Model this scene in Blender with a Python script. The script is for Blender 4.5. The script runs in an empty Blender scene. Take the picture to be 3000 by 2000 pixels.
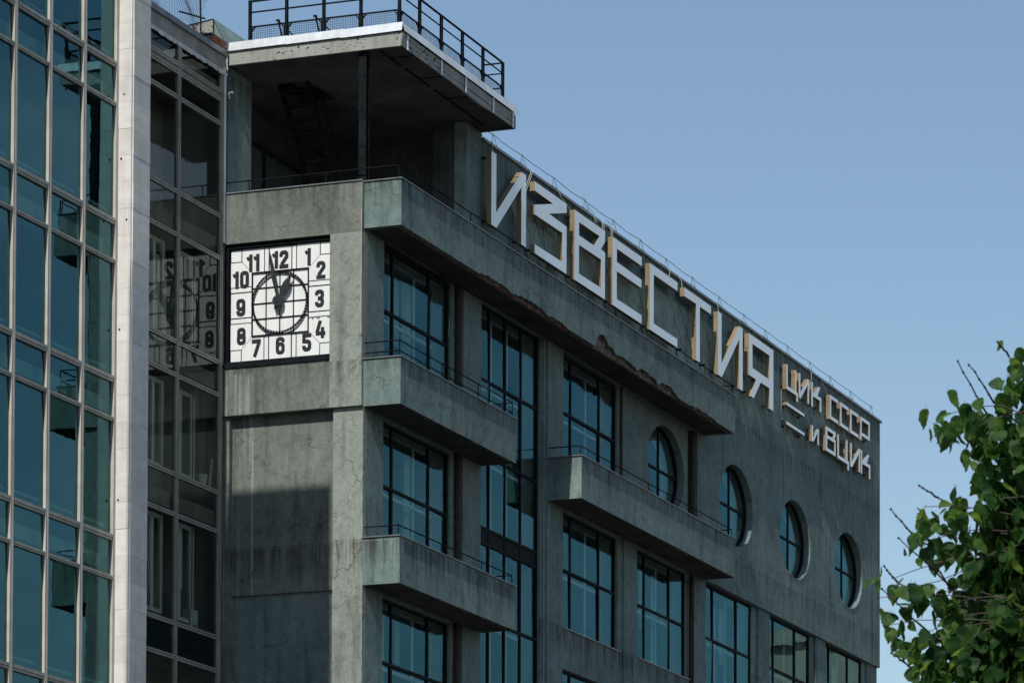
import bpy, math, random
from mathutils import Vector, Matrix
from mathutils.geometry import tessellate_polygon
random.seed(7)
scene = bpy.context.scene
COL = scene.collection
R = math.radians

# ------------------------------------------------------------------ camera
cam_d = bpy.data.cameras.new('camera')
cam = bpy.data.objects.new('camera', cam_d)
COL.objects.link(cam)
cam_d.sensor_width = 36.0
cam_d.lens = 113.187
cam_d.shift_x = -0.68563
cam_d.shift_y = 0.81789
cam_d.clip_start = 0.5
cam_d.clip_end = 3000.0
yaw, pitch, roll = 0.2647057, 0.03229188, -0.00310068
fw = Vector((-math.sin(yaw) * math.cos(pitch), math.cos(yaw) * math.cos(pitch), math.sin(pitch)))
rt = Vector((math.cos(yaw), math.sin(yaw), 0.0))
up = rt.cross(fw)
rt, up = rt * math.cos(roll) + up * math.sin(roll), up * math.cos(roll) - rt * math.sin(roll)
M = Matrix((rt, up, -fw)).transposed().to_4x4()
M.translation = Vector((36.8153, -63.6423, 1.7))
cam.matrix_world = M
cam_d.dof.use_dof = True
cam_d.dof.focus_distance = 74.0
cam_d.dof.aperture_fstop = 13.0
scene.camera = cam

# ------------------------------------------------------------------ sky, sun, exposure
SUN_EL, SUN_AZ = 50.0, 174.5          # azimuth clockwise from +Y
world = bpy.data.worlds.new('World')
scene.world = world
world.use_nodes = True
wn, wl = world.node_tree.nodes, world.node_tree.links
wn.clear()
wo = wn.new('ShaderNodeOutputWorld')
wb = wn.new('ShaderNodeBackground')
sky = wn.new('ShaderNodeTexSky')
sky.sky_type = 'NISHITA'
sky.sun_disc = False
sky.sun_elevation = R(SUN_EL)
sky.sun_rotation = R(SUN_AZ)
sky.altitude = 150.0
sky.air_density = 1.5
sky.dust_density = 0.5
sky.ozone_density = 3.0
wb.inputs['Strength'].default_value = 0.118
# a few thin fair-weather clouds, spread evenly over the sky
tcw = wn.new('ShaderNodeTexCoord')
mpw = wn.new('ShaderNodeMapping')
mpw.inputs['Scale'].default_value = (1.0, 1.0, 2.6)
mpw.inputs['Location'].default_value = (4.2, 11.8, 0.0)
nzw = wn.new('ShaderNodeTexNoise')
nzw.inputs['Scale'].default_value = 3.2
nzw.inputs['Detail'].default_value = 7.0
nzw.inputs['Roughness'].default_value = 0.55
rpw = wn.new('ShaderNodeValToRGB')
rpw.color_ramp.elements[0].position = 0.555
rpw.color_ramp.elements[0].color = (0, 0, 0, 1)
rpw.color_ramp.elements[1].position = 0.80
rpw.color_ramp.elements[1].color = (0.55, 0.55, 0.55, 1)
mxw = wn.new('ShaderNodeMixRGB')
mxw.inputs['Color2'].default_value = (10.5, 10.6, 11.0, 1)
wl.new(tcw.outputs['Generated'], mpw.inputs['Vector'])
wl.new(mpw.outputs['Vector'], nzw.inputs['Vector'])
wl.new(nzw.outputs['Fac'], rpw.inputs['Fac'])
wl.new(rpw.outputs['Color'], mxw.inputs['Fac'])
wl.new(sky.outputs['Color'], mxw.inputs['Color1'])
wl.new(mxw.outputs['Color'], wb.inputs['Color'])
wl.new(wb.outputs['Background'], wo.inputs['Surface'])

sun_d = bpy.data.lights.new('sun', 'SUN')
sun = bpy.data.objects.new('sun', sun_d)
COL.objects.link(sun)
sun_d.energy = 5.0
sun_d.angle = R(0.40)
sun_d.color = (1.0, 0.965, 0.90)
sdir = Vector((math.sin(R(SUN_AZ)) * math.cos(R(SUN_EL)), math.cos(R(SUN_AZ)) * math.cos(R(SUN_EL)), math.sin(R(SUN_EL))))
sun.rotation_euler = sdir.to_track_quat('Z', 'Y').to_euler()
sun.location = (0, -40, 90)

vs = scene.view_settings
scene.display_settings.display_device = 'sRGB'
vs.view_transform = 'Standard'
vs.look = 'None'
vs.exposure = 0.0
vs.gamma = 1.0
vs.use_curve_mapping = False
cy = scene.cycles
cy.max_bounces = 10
cy.transparent_max_bounces = 24
cy.glossy_bounces = 5
cy.diffuse_bounces = 4
cy.caustics_reflective = False
cy.caustics_refractive = False
cy.use_denoising = True
cy.sample_clamp_indirect = 6.0

# ------------------------------------------------------------------ materials
def mat(name):
    m = bpy.data.materials.new(name)
    m.use_nodes = True
    nt = m.node_tree
    nt.nodes.clear()
    out = nt.nodes.new('ShaderNodeOutputMaterial')
    return m, nt, out

def node(nt, typ, ins=None, **kw):
    n = nt.nodes.new(typ)
    for k, v in kw.items():
        setattr(n, k, v)
    for k, v in (ins or {}).items():
        if hasattr(v, 'is_output'):
            nt.links.new(v, n.inputs[k])
        else:
            n.inputs[k].default_value = v
    return n

def pos(nt, scale=(1, 1, 1), loc=(0, 0, 0)):
    g = node(nt, 'ShaderNodeNewGeometry')
    return node(nt, 'ShaderNodeMapping', {'Vector': g.outputs['Position'], 'Scale': scale, 'Location': loc}).outputs[0]

def noise(nt, vec, scale, detail=5.0, rough=0.55, dist=0.0):
    return node(nt, 'ShaderNodeTexNoise', {'Vector': vec, 'Scale': scale, 'Detail': detail, 'Roughness': rough, 'Distortion': dist}).outputs['Fac']

def ramp(nt, fac, stops):
    r_ = node(nt, 'ShaderNodeValToRGB', {'Fac': fac})
    e = r_.color_ramp.elements
    while len(e) < len(stops):
        e.new(0.5)
    for k, (p, c) in enumerate(stops):
        e[k].position = p
        e[k].color = (c, c, c, 1) if isinstance(c, (int, float)) else (*c, 1)
    return r_.outputs['Color']

def mix(nt, fac, a, b, blend='MIX'):
    n = node(nt, 'ShaderNodeMixRGB', blend_type=blend)
    for key, v in (('Fac', fac), ('Color1', a), ('Color2', b)):
        if hasattr(v, 'is_output'):
            nt.links.new(v, n.inputs[key])
        elif isinstance(v, (int, float)):
            n.inputs[key].default_value = v if key == 'Fac' else (v, v, v, 1)
        else:
            n.inputs[key].default_value = (*v, 1)
    return n.outputs['Color']

def math_(nt, op, a, b=0.0, c=0.0):
    n = node(nt, 'ShaderNodeMath', operation=op)
    for k, v in enumerate((a, b, c)):
        if hasattr(v, 'is_output'):
            nt.links.new(v, n.inputs[k])
        else:
            n.inputs[k].default_value = v
    return n.outputs[0]

def finish(nt, out, color, rough=0.8, metal=0.0, bump=None, bstr=0.5, bdist=0.02, spec=0.3):
    b = node(nt, 'ShaderNodeBsdfPrincipled')
    for key, v in (('Base Color', color), ('Roughness', rough), ('Metallic', metal), ('Specular IOR Level', spec)):
        if hasattr(v, 'is_output'):
            nt.links.new(v, b.inputs[key])
        elif key == 'Base Color':
            b.inputs[key].default_value = (*v, 1)
        else:
            b.inputs[key].default_value = v
    if bump is not None:
        bn = node(nt, 'ShaderNodeBump', {'Height': bump, 'Strength': bstr, 'Distance': bdist})
        nt.links.new(bn.outputs['Normal'], b.inputs['Normal'])
    nt.links.new(b.outputs['BSDF'], out.inputs['Surface'])
    return b

def simple(name, color, rough=0.6, metal=0.0, var=0.25, scale=3.0, bumpy=0.0, spec=0.4, streak=0.0):
    m, nt, out = mat(name)
    n1 = noise(nt, pos(nt), scale, 6)
    dark = tuple(c * (1 - var) for c in color)
    lite = tuple(min(1, c * (1 + var)) for c in color)
    col = mix(nt, ramp(nt, n1, [(0.3, 0.0), (0.7, 1.0)]), dark, lite)
    if streak:
        st = noise(nt, pos(nt, (9, 9, 0.6)), 1.0, 5)
        col = mix(nt, streak, col, ramp(nt, st, [(0.35, 0.35), (0.65, 1.0)]), 'MULTIPLY')
    bump = noise(nt, pos(nt), 30.0, 4) if bumpy else None
    finish(nt, out, col, rough, metal, bump, bumpy, 0.01, spec)
    return m

def stucco(name, c_lo, c_hi, seed=0.0, crack=1.0, warm=(0.185, 0.190, 0.175), runs=False):
    m, nt, out = mat(name)
    p = pos(nt, (1, 1, 1), (seed, seed, seed))
    big = noise(nt, p, 0.55, 4, 0.6, 0.4)
    mid = noise(nt, p, 2.3, 7, 0.65, 0.3)
    fine = noise(nt, p, 30.0, 5, 0.7)
    grain = noise(nt, p, 95.0, 3, 0.6)
    streak = noise(nt, pos(nt, (3.2, 3.2, 0.28), (seed, 0, 0)), 1.0, 6, 0.62, 0.2)
    fstreak = noise(nt, pos(nt, (11, 11, 0.8), (0, seed, 0)), 1.0, 5, 0.6)
    f = math_(nt, 'ADD', math_(nt, 'MULTIPLY', big, 0.40), math_(nt, 'ADD', math_(nt, 'MULTIPLY', mid, 0.40), math_(nt, 'MULTIPLY', streak, 0.20)))
    col = mix(nt, ramp(nt, f, [(0.36, 0.0), (0.63, 1.0)]), c_lo, c_hi)
    # older warmer plaster patches
    patch = ramp(nt, noise(nt, pos(nt, (1, 1, 1), (seed + 5, 3, 1)), 0.8, 5, 0.6, 0.6), [(0.52, 0.0), (0.66, 0.45)])
    col = mix(nt, patch, col, warm)
    # soot runs and blotches
    soot = ramp(nt, streak, [(0.28, 0.50), (0.46, 1.0)])
    col = mix(nt, 0.75, col, soot, 'MULTIPLY')
    sp = ramp(nt, noise(nt, p, 5.5, 6, 0.6, 0.9), [(0.30, 0.55), (0.42, 1.0)])
    col = mix(nt, 0.7, col, sp, 'MULTIPLY')
    # pale lime runs
    lime = ramp(nt, fstreak, [(0.66, 0.0), (0.80, 0.35)])
    col = mix(nt, lime, col, (0.36, 0.38, 0.36))
    col = mix(nt, 0.55, col, ramp(nt, fine, [(0.25, 0.62), (0.6, 1.06)]), 'MULTIPLY')
    sx = node(nt, 'ShaderNodeSeparateXYZ', {0: node(nt, 'ShaderNodeNewGeometry').outputs['Position']})
    zc = sx.outputs['Z']
    drip = noise(nt, pos(nt, (7, 7, 0.35), (seed, 2, 0)), 1.0, 6, 0.65, 0.3)
    for zt, ln in ((29.12, 1.2), (26.31, .8), (22.31, .75), (18.31, .75), (22.64, .0), (18.23, .8)):
        if ln == 0:
            continue
        dz = math_(nt, 'SUBTRACT', zt, zc)
        below = math_(nt, 'MULTIPLY', math_(nt, 'GREATER_THAN', dz, 0.0), math_(nt, 'MAXIMUM', math_(nt, 'SUBTRACT', 1.0, math_(nt, 'DIVIDE', dz, ln)), 0.0))
        k_ = math_(nt, 'MULTIPLY', below, ramp(nt, drip, [(0.42, 0.0), (0.66, 1.0)]))
        col = mix(nt, math_(nt, 'MULTIPLY', k_, 0.82), col, (0.045, 0.046, 0.042))
    if runs:
        # lime runs down the left part of the clock wall
        xm = math_(nt, 'MULTIPLY', math_(nt, 'GREATER_THAN', sx.outputs['X'], -3.5), math_(nt, 'LESS_THAN', sx.outputs['X'], -2.72))
        zm = math_(nt, 'MULTIPLY', xm, math_(nt, 'LESS_THAN', zc, 22.2))
        lr = ramp(nt, noise(nt, pos(nt, (9, 2, 0.16), (1.3, 0, 0)), 1.0, 3, 0.5), [(0.52, 0.0), (0.66, 1.0)])
        col = mix(nt, math_(nt, 'MULTIPLY', math_(nt, 'MULTIPLY', lr, zm), 0.40), col, (0.42, 0.42, 0.40))
    mot = noise(nt, pos(nt, (1, 1, .75), (seed, 7, 2)), 8.5, 6, 0.72, 0.5)
    col = mix(nt, 0.62, col, ramp(nt, mot, [(0.30, 0.58), (0.50, 0.96), (0.70, 1.16)]), 'MULTIPLY')
    # hairline cracks
    wob = node(nt, 'ShaderNodeTexNoise', {'Vector': p, 'Scale': 2.2, 'Detail': 5.0})
    wv = node(nt, 'ShaderNodeVectorMath', {0: wob.outputs['Color'], 1: (0.5, 0.5, 0.5)}, operation='SCALE')
    wv.inputs['Scale'].default_value = 0.8
    pv = node(nt, 'ShaderNodeVectorMath', {0: p, 1: wv.outputs[0]}, operation='ADD')
    vor = node(nt, 'ShaderNodeTexVoronoi', {'Vector': pv.outputs[0], 'Scale': 0.75}, feature='DISTANCE_TO_EDGE')
    vor2 = node(nt, 'ShaderNodeTexVoronoi', {'Vector': pv.outputs[0], 'Scale': 3.1}, feature='DISTANCE_TO_EDGE')
    msk = ramp(nt, noise(nt, p, 0.9, 3), [(0.47, 0.0), (0.56, 1.0)])
    msk2 = ramp(nt, noise(nt, pos(nt, (1, 1, 1), (9, seed, 4)), 1.3, 3), [(0.52, 0.0), (0.62, 1.0)])
    c1 = math_(nt, 'MULTIPLY', ramp(nt, vor.outputs['Distance'], [(0.0, 1.0), (0.010, 0.0)]), msk)
    c2 = math_(nt, 'MULTIPLY', ramp(nt, vor2.outputs['Distance'], [(0.0, 1.0), (0.028, 0.0)]), msk2)
    cr = math_(nt, 'MULTIPLY', math_(nt, 'MAXIMUM', c1, math_(nt, 'MULTIPLY', c2, 0.55)), crack)
    col = mix(nt, math_(nt, 'MULTIPLY', cr, 0.7), col, (0.03, 0.032, 0.03))
    h = math_(nt, 'ADD', math_(nt, 'MULTIPLY', fine, 0.55), math_(nt, 'ADD', math_(nt, 'MULTIPLY', grain, 0.22), math_(nt, 'MULTIPLY', mid, 1.6)))
    h = math_(nt, 'SUBTRACT', h, math_(nt, 'MULTIPLY', cr, 0.5))
    finish(nt, out, col, 0.92, 0.0, h, 0.55, 0.02, 0.15)
    return m

STUCCO = stucco('shade_tinted_grey_stucco', (0.100, 0.144, 0.138), (0.194, 0.258, 0.247))  # base shifted to teal: cool shade of the street wall mixed into the colour
BAND = stucco('weathered_grey_stucco', (0.100, 0.122, 0.107), (0.196, 0.214, 0.187), 3.7, runs=True)
PATCH = stucco('repaired_grey_stucco', (0.205, 0.232, 0.206), (0.270, 0.296, 0.262), 8.1)
SPALL = None
def spall_mat():
    m, nt, out = mat('spalled_concrete')
    p = pos(nt)
    n1 = noise(nt, pos(nt, (1, 1.2, 0.5)), 6.0, 8, 0.7, 0.8)
    n2 = noise(nt, p, 24.0, 6, 0.7)
    col = mix(nt, ramp(nt, n1, [(0.35, 0.0), (0.65, 1.0)]), (0.05, 0.036, 0.028), (0.30, 0.24, 0.20))
    col = mix(nt, ramp(nt, n2, [(0.50, 0.0), (0.64, 0.8)]), col, (0.42, 0.40, 0.38))
    h = math_(nt, 'ADD', math_(nt, 'MULTIPLY', n1, 1.6), n2)
    finish(nt, out, col, 0.95, 0.0, h, 1.0, 0.05, 0.1)
    return m
SPALL = spall_mat()

def travertine():
    m, nt, out = mat('pale_limestone')
    info = node(nt, 'ShaderNodeObjectInfo')
    p = pos(nt)
    n1 = noise(nt, pos(nt, (1, 1, 2.2)), 2.2, 6, 0.6)
    n2 = noise(nt, pos(nt, (1, 1, 1.5)), 20.0, 6, 0.7)
    col = mix(nt, ramp(nt, n1, [(0.3, 0.0), (0.7, 1.0)]), (0.56, 0.535, 0.505), (0.69, 0.67, 0.64))
    tint = math_(nt, 'MULTIPLY_ADD', info.outputs['Random'], 0.16, 0.90)
    col = mix(nt, 1.0, col, tint, 'MULTIPLY')
    pit = ramp(nt, n2, [(0.26, 0.35), (0.36, 1.0)])
    msk = ramp(nt, noise(nt, p, 3.0, 3), [(0.45, 0.0), (0.6, 1.0)])
    col = mix(nt, msk, col, mix(nt, 1.0, col, pit, 'MULTIPLY'))
    run = noise(nt, pos(nt, (14, 14, 0.5)), 1.0, 4)
    col = mix(nt, ramp(nt, run, [(0.60, 0.0), (0.72, 0.35)]), col, (0.76, 0.745, 0.72))
    col = mix(nt, 0.4, col, ramp(nt, noise(nt, pos(nt, (8, 8, 0.6), (3, 3, 0)), 1.0, 5), [(0.3, 0.72), (0.5, 1.0)]), 'MULTIPLY')
    finish(nt, out, col, 0.8, 0.0, n2, 0.35, 0.01, 0.25)
    return m
STONE = travertine()

def glass(name, tint=(0.84, 0.92, 0.91), ior=1.58, wavy=0.008, refl=(0.36, 0.88, 1.0)):
    m, nt, out = mat(name)
    tr = node(nt, 'ShaderNodeBsdfTransparent', {'Color': (*tint, 1)})
    n1 = noise(nt, pos(nt), 0.9, 3, 0.5)
    bn = node(nt, 'ShaderNodeBump', {'Height': n1, 'Strength': 0.25, 'Distance': wavy})
    gl = node(nt, 'ShaderNodeBsdfGlossy', {'Color': (*refl, 1), 'Roughness': 0.0, 'Normal': bn.outputs['Normal']})
    fr = node(nt, 'ShaderNodeFresnel', {'IOR': ior})
    mx = node(nt, 'ShaderNodeMixShader', {0: fr.outputs[0], 1: tr.outputs[0], 2: gl.outputs[0]})
    nt.links.new(mx.outputs[0], out.inputs['Surface'])
    return m
GLASS = glass('window_glass')
GLASS_T = glass('tinted_curtain_glass', (0.55, 0.74, 0.72), 1.95, 0.010, (0.42, 0.92, 1.0))
GLASS_B = glass('bay_glass', (0.80, 0.86, 0.80), 1.52, 0.0025, (0.80, 0.88, 0.86))

def brass():
    m, nt, out = mat('brushed_brass')
    n1 = noise(nt, pos(nt), 1.4, 4)
    n2 = noise(nt, pos(nt, (40, 40, 2)), 1.0, 3)
    col = mix(nt, ramp(nt, n1, [(0.35, 0.0), (0.65, 1.0)]), (0.235, 0.168, 0.088), (0.31, 0.23, 0.128))
    finish(nt, out, col, math_(nt, 'MULTIPLY_ADD', n2, 0.15, 0.38), 0.35, None, 0, 0, 0.5)
    return m
BRASS = brass()

def panelwhite():
    m, nt, out = mat('white_composite_panel')
    n1 = noise(nt, pos(nt), 1.1, 3)
    col = mix(nt, ramp(nt, n1, [(0.35, 0.0), (0.65, 1.0)]), (0.84, 0.85, 0.84), (0.90, 0.90, 0.89))
    finish(nt, out, col, 0.30, 0.25, None, 0, 0, 0.6)
    return m
PANEL = panelwhite()
ENAMEL = simple('white_enamel', (0.74, 0.75, 0.74), 0.35, 0.0, 0.05, 2.0, spec=0.5, streak=0.12)
BLACK = simple('black_paint', (0.008, 0.009, 0.010), 0.85, 0.0, 0.3, 4.0, spec=0.05)
NUM = simple('numeral_black', (0.016, 0.019, 0.022), 0.5, 0.0, 0.3, 3.0)
IRON = simple('dark_iron', (0.010, 0.012, 0.014), 0.9, 0.0, 0.4, 6.0, bumpy=0.1, spec=0.05)
FRAME = simple('black_window_steel', (0.010, 0.014, 0.016), 0.75, 0.0, 0.3, 4.0, spec=0.12)
RUST = simple('rusty_pipe', (0.040, 0.027, 0.021), 0.85, 0.1, 0.4, 4.0, bumpy=0.3, streak=0.5)
ZINC = simple('galvanised_flashing', (0.60, 0.63, 0.65), 0.45, 0.35, 0.15, 1.6, spec=0.5, streak=0.2)
ZINCD = simple('grey_sheet_metal', (0.22, 0.245, 0.25), 0.5, 0.5, 0.2, 2.0, streak=0.3)
CREAM = None
def peeling():
    m, nt, out = mat('peeling_cream_paint')
    p = pos(nt)
    n1 = noise(nt, p, 1.2, 5)
    col = mix(nt, ramp(nt, n1, [(0.3, 0.0), (0.7, 1.0)]), (0.23, 0.235, 0.21), (0.32, 0.33, 0.30))
    col = mix(nt, 0.4, col, ramp(nt, noise(nt, pos(nt, (7, 7, 0.7)), 1.0, 5), [(0.35, 0.6), (0.55, 1.0)]), 'MULTIPLY')
    flake = ramp(nt, noise(nt, pos(nt, (1.6, 1.6, 3.0)), 5.0, 8, 0.62, 0.4), [(0.575, 0.0), (0.590, 1.0)])
    fl_zone = ramp(nt, noise(nt, p, 0.6, 2), [(0.44, 0.0), (0.52, 1.0)])
    col = mix(nt, math_(nt, 'MULTIPLY', flake, fl_zone), col, (0.03, 0.03, 0.028))
    finish(nt, out, col, 0.65, 0.0, noise(nt, p, 14, 4), 0.2, 0.01, 0.3)
    return m
CREAM = peeling()
SOFFIT = simple('shade_dark_soffit', (0.050, 0.050, 0.048), 0.9, 0.0, 0.35, 1.3, bumpy=0.3, spec=0.1)  # near-black base carries the deep shade under the slabs
ALU = simple('weathered_aluminium', (0.34, 0.325, 0.29), 0.5, 0.25, 0.18, 3.0, spec=0.4, streak=0.35)
ALUW = simple('white_mullion_paint', (0.47, 0.44, 0.39), 0.5, 0.0, 0.12, 3.0, spec=0.4, streak=0.3)
PINK = simple('pinkish_render', (0.34, 0.285, 0.255), 0.85, 0.0, 0.2, 3.0, bumpy=0.2)
PVC = simple('white_pvc', (0.72, 0.73, 0.74), 0.4, 0.0, 0.06, 3.0)
BRICK = simple('red_brick', (0.30, 0.12, 0.07), 0.9, 0.0, 0.3, 8.0, bumpy=0.5)
MORTAR = simple('mortar', (0.34, 0.30, 0.26), 0.95, 0.0, 0.3, 9.0, bumpy=0.5)
CONC = simple('roof_concrete', (0.30, 0.28, 0.255), 0.9, 0.0, 0.25, 2.5, bumpy=0.4, streak=0.3)
GREEN = simple('verdigris_sheet', (0.20, 0.27, 0.25), 0.55, 0.3, 0.2, 1.5, streak=0.3)
REVEAL = simple('pale_inner_reveal', (0.78, 0.80, 0.75), 0.75, 0.0, 0.06, 1.0)
INWHITE = simple('inner_frame_white', (0.78, 0.80, 0.80), 0.5, 0.0, 0.06, 1.0)
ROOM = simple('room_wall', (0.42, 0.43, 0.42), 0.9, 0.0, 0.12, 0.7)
LOGGIA = simple('shade_dark_loggia_paint', (0.050, 0.058, 0.058), 0.9, 0.0, 0.3, 1.5, bumpy=0.3, spec=0.1, streak=0.4)  # dark base puts the deep shade of the loggia into the paint
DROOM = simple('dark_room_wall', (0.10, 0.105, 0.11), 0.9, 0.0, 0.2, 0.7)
CEIL = simple('office_ceiling', (0.70, 0.72, 0.72), 0.9, 0.0, 0.08, 0.7)
FLOORM = simple('office_floor', (0.14, 0.12, 0.10), 0.7, 0.0, 0.2, 1.0)
CURT = simple('pale_blind', (0.70, 0.73, 0.73), 0.8, 0.0, 0.08, 2.0)
SPAND = simple('spandrel_glass', (0.010, 0.016, 0.022), 0.15, 0.0, 0.2, 1.0, spec=0.6)
ASPH = simple('asphalt', (0.05, 0.05, 0.052), 0.9, 0.0, 0.25, 2.0, bumpy=0.4)
PAVE = simple('pavement_stone', (0.26, 0.25, 0.24), 0.85, 0.0, 0.15, 1.5, bumpy=0.3)
ROSE = simple('pale_rose_plaster', (0.62, 0.42, 0.33), 0.85, 0.0, 0.1, 0.3)
WOOD = simple('brown_wood', (0.16, 0.075, 0.04), 0.6, 0.0, 0.25, 3.0)
BARK = simple('linden_bark', (0.09, 0.075, 0.06), 0.95, 0.0, 0.35, 9.0, bumpy=0.8)
TWIG = simple('linden_twig', (0.06, 0.042, 0.038), 0.8, 0.0, 0.3, 20.0)
CORD = simple('white_cord', (0.42, 0.41, 0.38), 0.7, 0.0, 0.1, 5.0)
WIRE = simple('dark_wire', (0.02, 0.022, 0.028), 0.6, 0.3, 0.2, 5.0)

def leafmat():
    m, nt, out = mat('linden_leaf')
    info = node(nt, 'ShaderNodeObjectInfo')
    p = pos(nt)
    n1 = noise(nt, p, 9.0, 2)
    f = math_(nt, 'ADD', math_(nt, 'MULTIPLY', n1, 0.95), math_(nt, 'MULTIPLY', info.outputs['Random'], 0.40))
    col = mix(nt, ramp(nt, f, [(0.40, 0.0), (0.85, 1.0)]), (0.009, 0.036, 0.013), (0.062, 0.122, 0.026))
    tcol = mix(nt, ramp(nt, f, [(0.40, 0.0), (0.85, 1.0)]), (0.07, 0.19, 0.025), (0.30, 0.44, 0.07))
    b = node(nt, 'ShaderNodeBsdfPrincipled', {'Base Color': col, 'Roughness': 0.55, 'Specular IOR Level': 0.16})
    t = node(nt, 'ShaderNodeBsdfTranslucent', {'Color': tcol})
    mx = node(nt, 'ShaderNodeMixShader', {0: 0.42, 1: b.outputs[0], 2: t.outputs[0]})
    nt.links.new(mx.outputs[0], out.inputs['Surface'])
    return m
LEAF = leafmat()

# ------------------------------------------------------------------ mesh helpers
class MB:
    def __init__(s):
        s.v, s.f = [], []
    def add(s, vs, fs):
        o = len(s.v)
        s.v += [tuple(x) for x in vs]
        s.f += [tuple(i + o for i in f) for f in fs]
        return s
    def box(s, x0, x1, y0, y1, z0, z1):
        x0, x1 = min(x0, x1), max(x0, x1)
        y0, y1 = min(y0, y1), max(y0, y1)
        z0, z1 = min(z0, z1), max(z0, z1)
        return s.add([(x0, y0, z0), (x1, y0, z0), (x1, y1, z0), (x0, y1, z0), (x0, y0, z1), (x1, y0, z1), (x1, y1, z1), (x0, y1, z1)],
                     [(0, 3, 2, 1), (4, 5, 6, 7), (0, 1, 5, 4), (1, 2, 6, 5), (2, 3, 7, 6), (3, 0, 4, 7)])
    def tube(s, pts, r, n=6, close=True, r2=None):
        pts = [Vector(p) for p in pts]
        m = len(pts)
        vs, fs = [], []
        for i, p in enumerate(pts):
            t = (pts[min(i + 1, m - 1)] - pts[max(i - 1, 0)]).normalized()
            a = Vector((0, 0, 1)) if abs(t.z) < 0.9 else Vector((1, 0, 0))
            u = t.cross(a).normalized()
            w = t.cross(u)
            rr = r if r2 is None else r + (r2 - r) * i / (m - 1)
            for k in range(n):
                ang = 2 * math.pi * k / n + math.pi / n
                vs.append(p + (u * math.cos(ang) + w * math.sin(ang)) * rr)
        for i in range(m - 1):
            for k in range(n):
                k2 = (k + 1) % n
                fs.append((i * n + k, i * n + k2, (i + 1) * n + k2, (i + 1) * n + k))
        if close:
            fs.append(tuple(range(n))[::-1])
            fs.append(tuple((m - 1) * n + k for k in range(n)))
        return s.add(vs, fs)
    def bar(s, a, b, w):
        return s.tube([a, b], w * 0.7071, 4)
    def prism(s, poly, fn, h0, h1, caps=(True, True)):
        """poly: 2-D outline; fn(u, v, h) -> 3-D point"""
        n = len(poly)
        vs = [fn(u, v, h0) for u, v in poly] + [fn(u, v, h1) for u, v in poly]
        fs = [(i, (i + 1) % n, n + (i + 1) % n, n + i) for i in range(n)]
        s.add(vs, fs)
        tri = tessellate_polygon([[Vector((u, v, 0)) for u, v in poly]])
        if caps[0]:
            s.add([fn(u, v, h0) for u, v in poly], tri)
        if caps[1]:
            s.add([fn(u, v, h1) for u, v in poly], tri)
        return s
    def mesh(s, name, m, smooth=False):
        me = bpy.data.meshes.new(name)
        me.from_pydata(s.v, [], s.f)
        me.materials.append(m)
        me.validate()
        if smooth:
            for p in me.polygons:
                p.use_smooth = True
        return me
    def obj(s, name, m, parent=None, smooth=False, fix=True):
        me = s.mesh(name, m, smooth)
        if fix:
            import bmesh
            bm = bmesh.new()
            bm.from_mesh(me)
            bmesh.ops.recalc_face_normals(bm, faces=bm.faces)
            bm.to_mesh(me)
            bm.free()
        return link(name, me, parent)

def link(name, me, parent=None):
    o = bpy.data.objects.new(name, me)
    COL.objects.link(o)
    if parent:
        o.parent = parent
        pm = parent
        off = Vector((0, 0, 0))
        while pm:
            off += pm.location
            pm = pm.parent
        o.location = -off if parent else (0, 0, 0)
    return o

def tag(o, label, cat, group=None):
    o['label'] = label
    o['category'] = cat
    if group:
        o['group'] = group
    return o

def empty(name, loc, label=None, cat=None, group=None):
    o = bpy.data.objects.new(name, None)
    o.location = loc
    o.empty_display_size = 0.2
    COL.objects.link(o)
    if label:
        tag(o, label, cat, group)
    return o

def structure(o):
    o['kind'] = 'structure'
    return o

def B(name, m, parent, *dims):
    mb = MB()
    for d in dims:
        mb.box(*d)
    return mb.obj(name, m, parent)

def circle(cu, cv, r, n=64, a0=0.0, a1=2 * math.pi, closed=True):
    k = n if closed else n + 1
    return [(cu + r * math.cos(a0 + (a1 - a0) * i / n), cv + r * math.sin(a0 + (a1 - a0) * i / n)) for i in range(k)]

def flat_with_holes(name, m, parent, outer, holes, fn):
    loops = [outer] + holes
    flat = [p for l in loops for p in l]
    tri = tessellate_polygon([[Vector((u, v, 0)) for u, v in l] for l in loops])
    return MB().add([fn(u, v) for u, v in flat], tri).obj(name, m, parent, fix=False)

# ------------------------------------------------------------------ ground and street
structure(B('ground', ASPH, None, (-1500, 1500, -1500, 1500, -0.6, 0.0)))
structure(B('road', ASPH, None, (3.5, 17.5, -400, 400, 0.0, 0.004)))
structure(B('pavement', PAVE, None, (-2.4, 3.5, -60, 34, 0.0, 0.13)))

# ------------------------------------------------------------------ the newspaper building
NB = empty('newspaper_building', (0, 0, 0), 'dark grey rendered office building with stacked balconies, corner loggia and four round windows', 'building')

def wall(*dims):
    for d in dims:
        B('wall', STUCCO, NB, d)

# street side (faces +X).  Piers, chases and spandrels butt against each other.
T = -0.5
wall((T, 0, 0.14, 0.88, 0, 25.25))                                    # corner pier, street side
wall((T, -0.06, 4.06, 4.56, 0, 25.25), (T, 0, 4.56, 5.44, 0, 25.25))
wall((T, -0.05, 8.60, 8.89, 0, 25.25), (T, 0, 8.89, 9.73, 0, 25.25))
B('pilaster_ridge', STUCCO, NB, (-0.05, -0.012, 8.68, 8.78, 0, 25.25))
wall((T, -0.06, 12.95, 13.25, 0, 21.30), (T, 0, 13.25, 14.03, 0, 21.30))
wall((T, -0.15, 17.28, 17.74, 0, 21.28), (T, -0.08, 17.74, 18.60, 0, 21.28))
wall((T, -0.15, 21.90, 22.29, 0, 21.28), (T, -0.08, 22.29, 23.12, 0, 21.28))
wall((T, -0.15, 26.30, 26.61, 0, 21.28), (T, -0.08, 26.61, 27.41, 0, 21.28))
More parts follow.
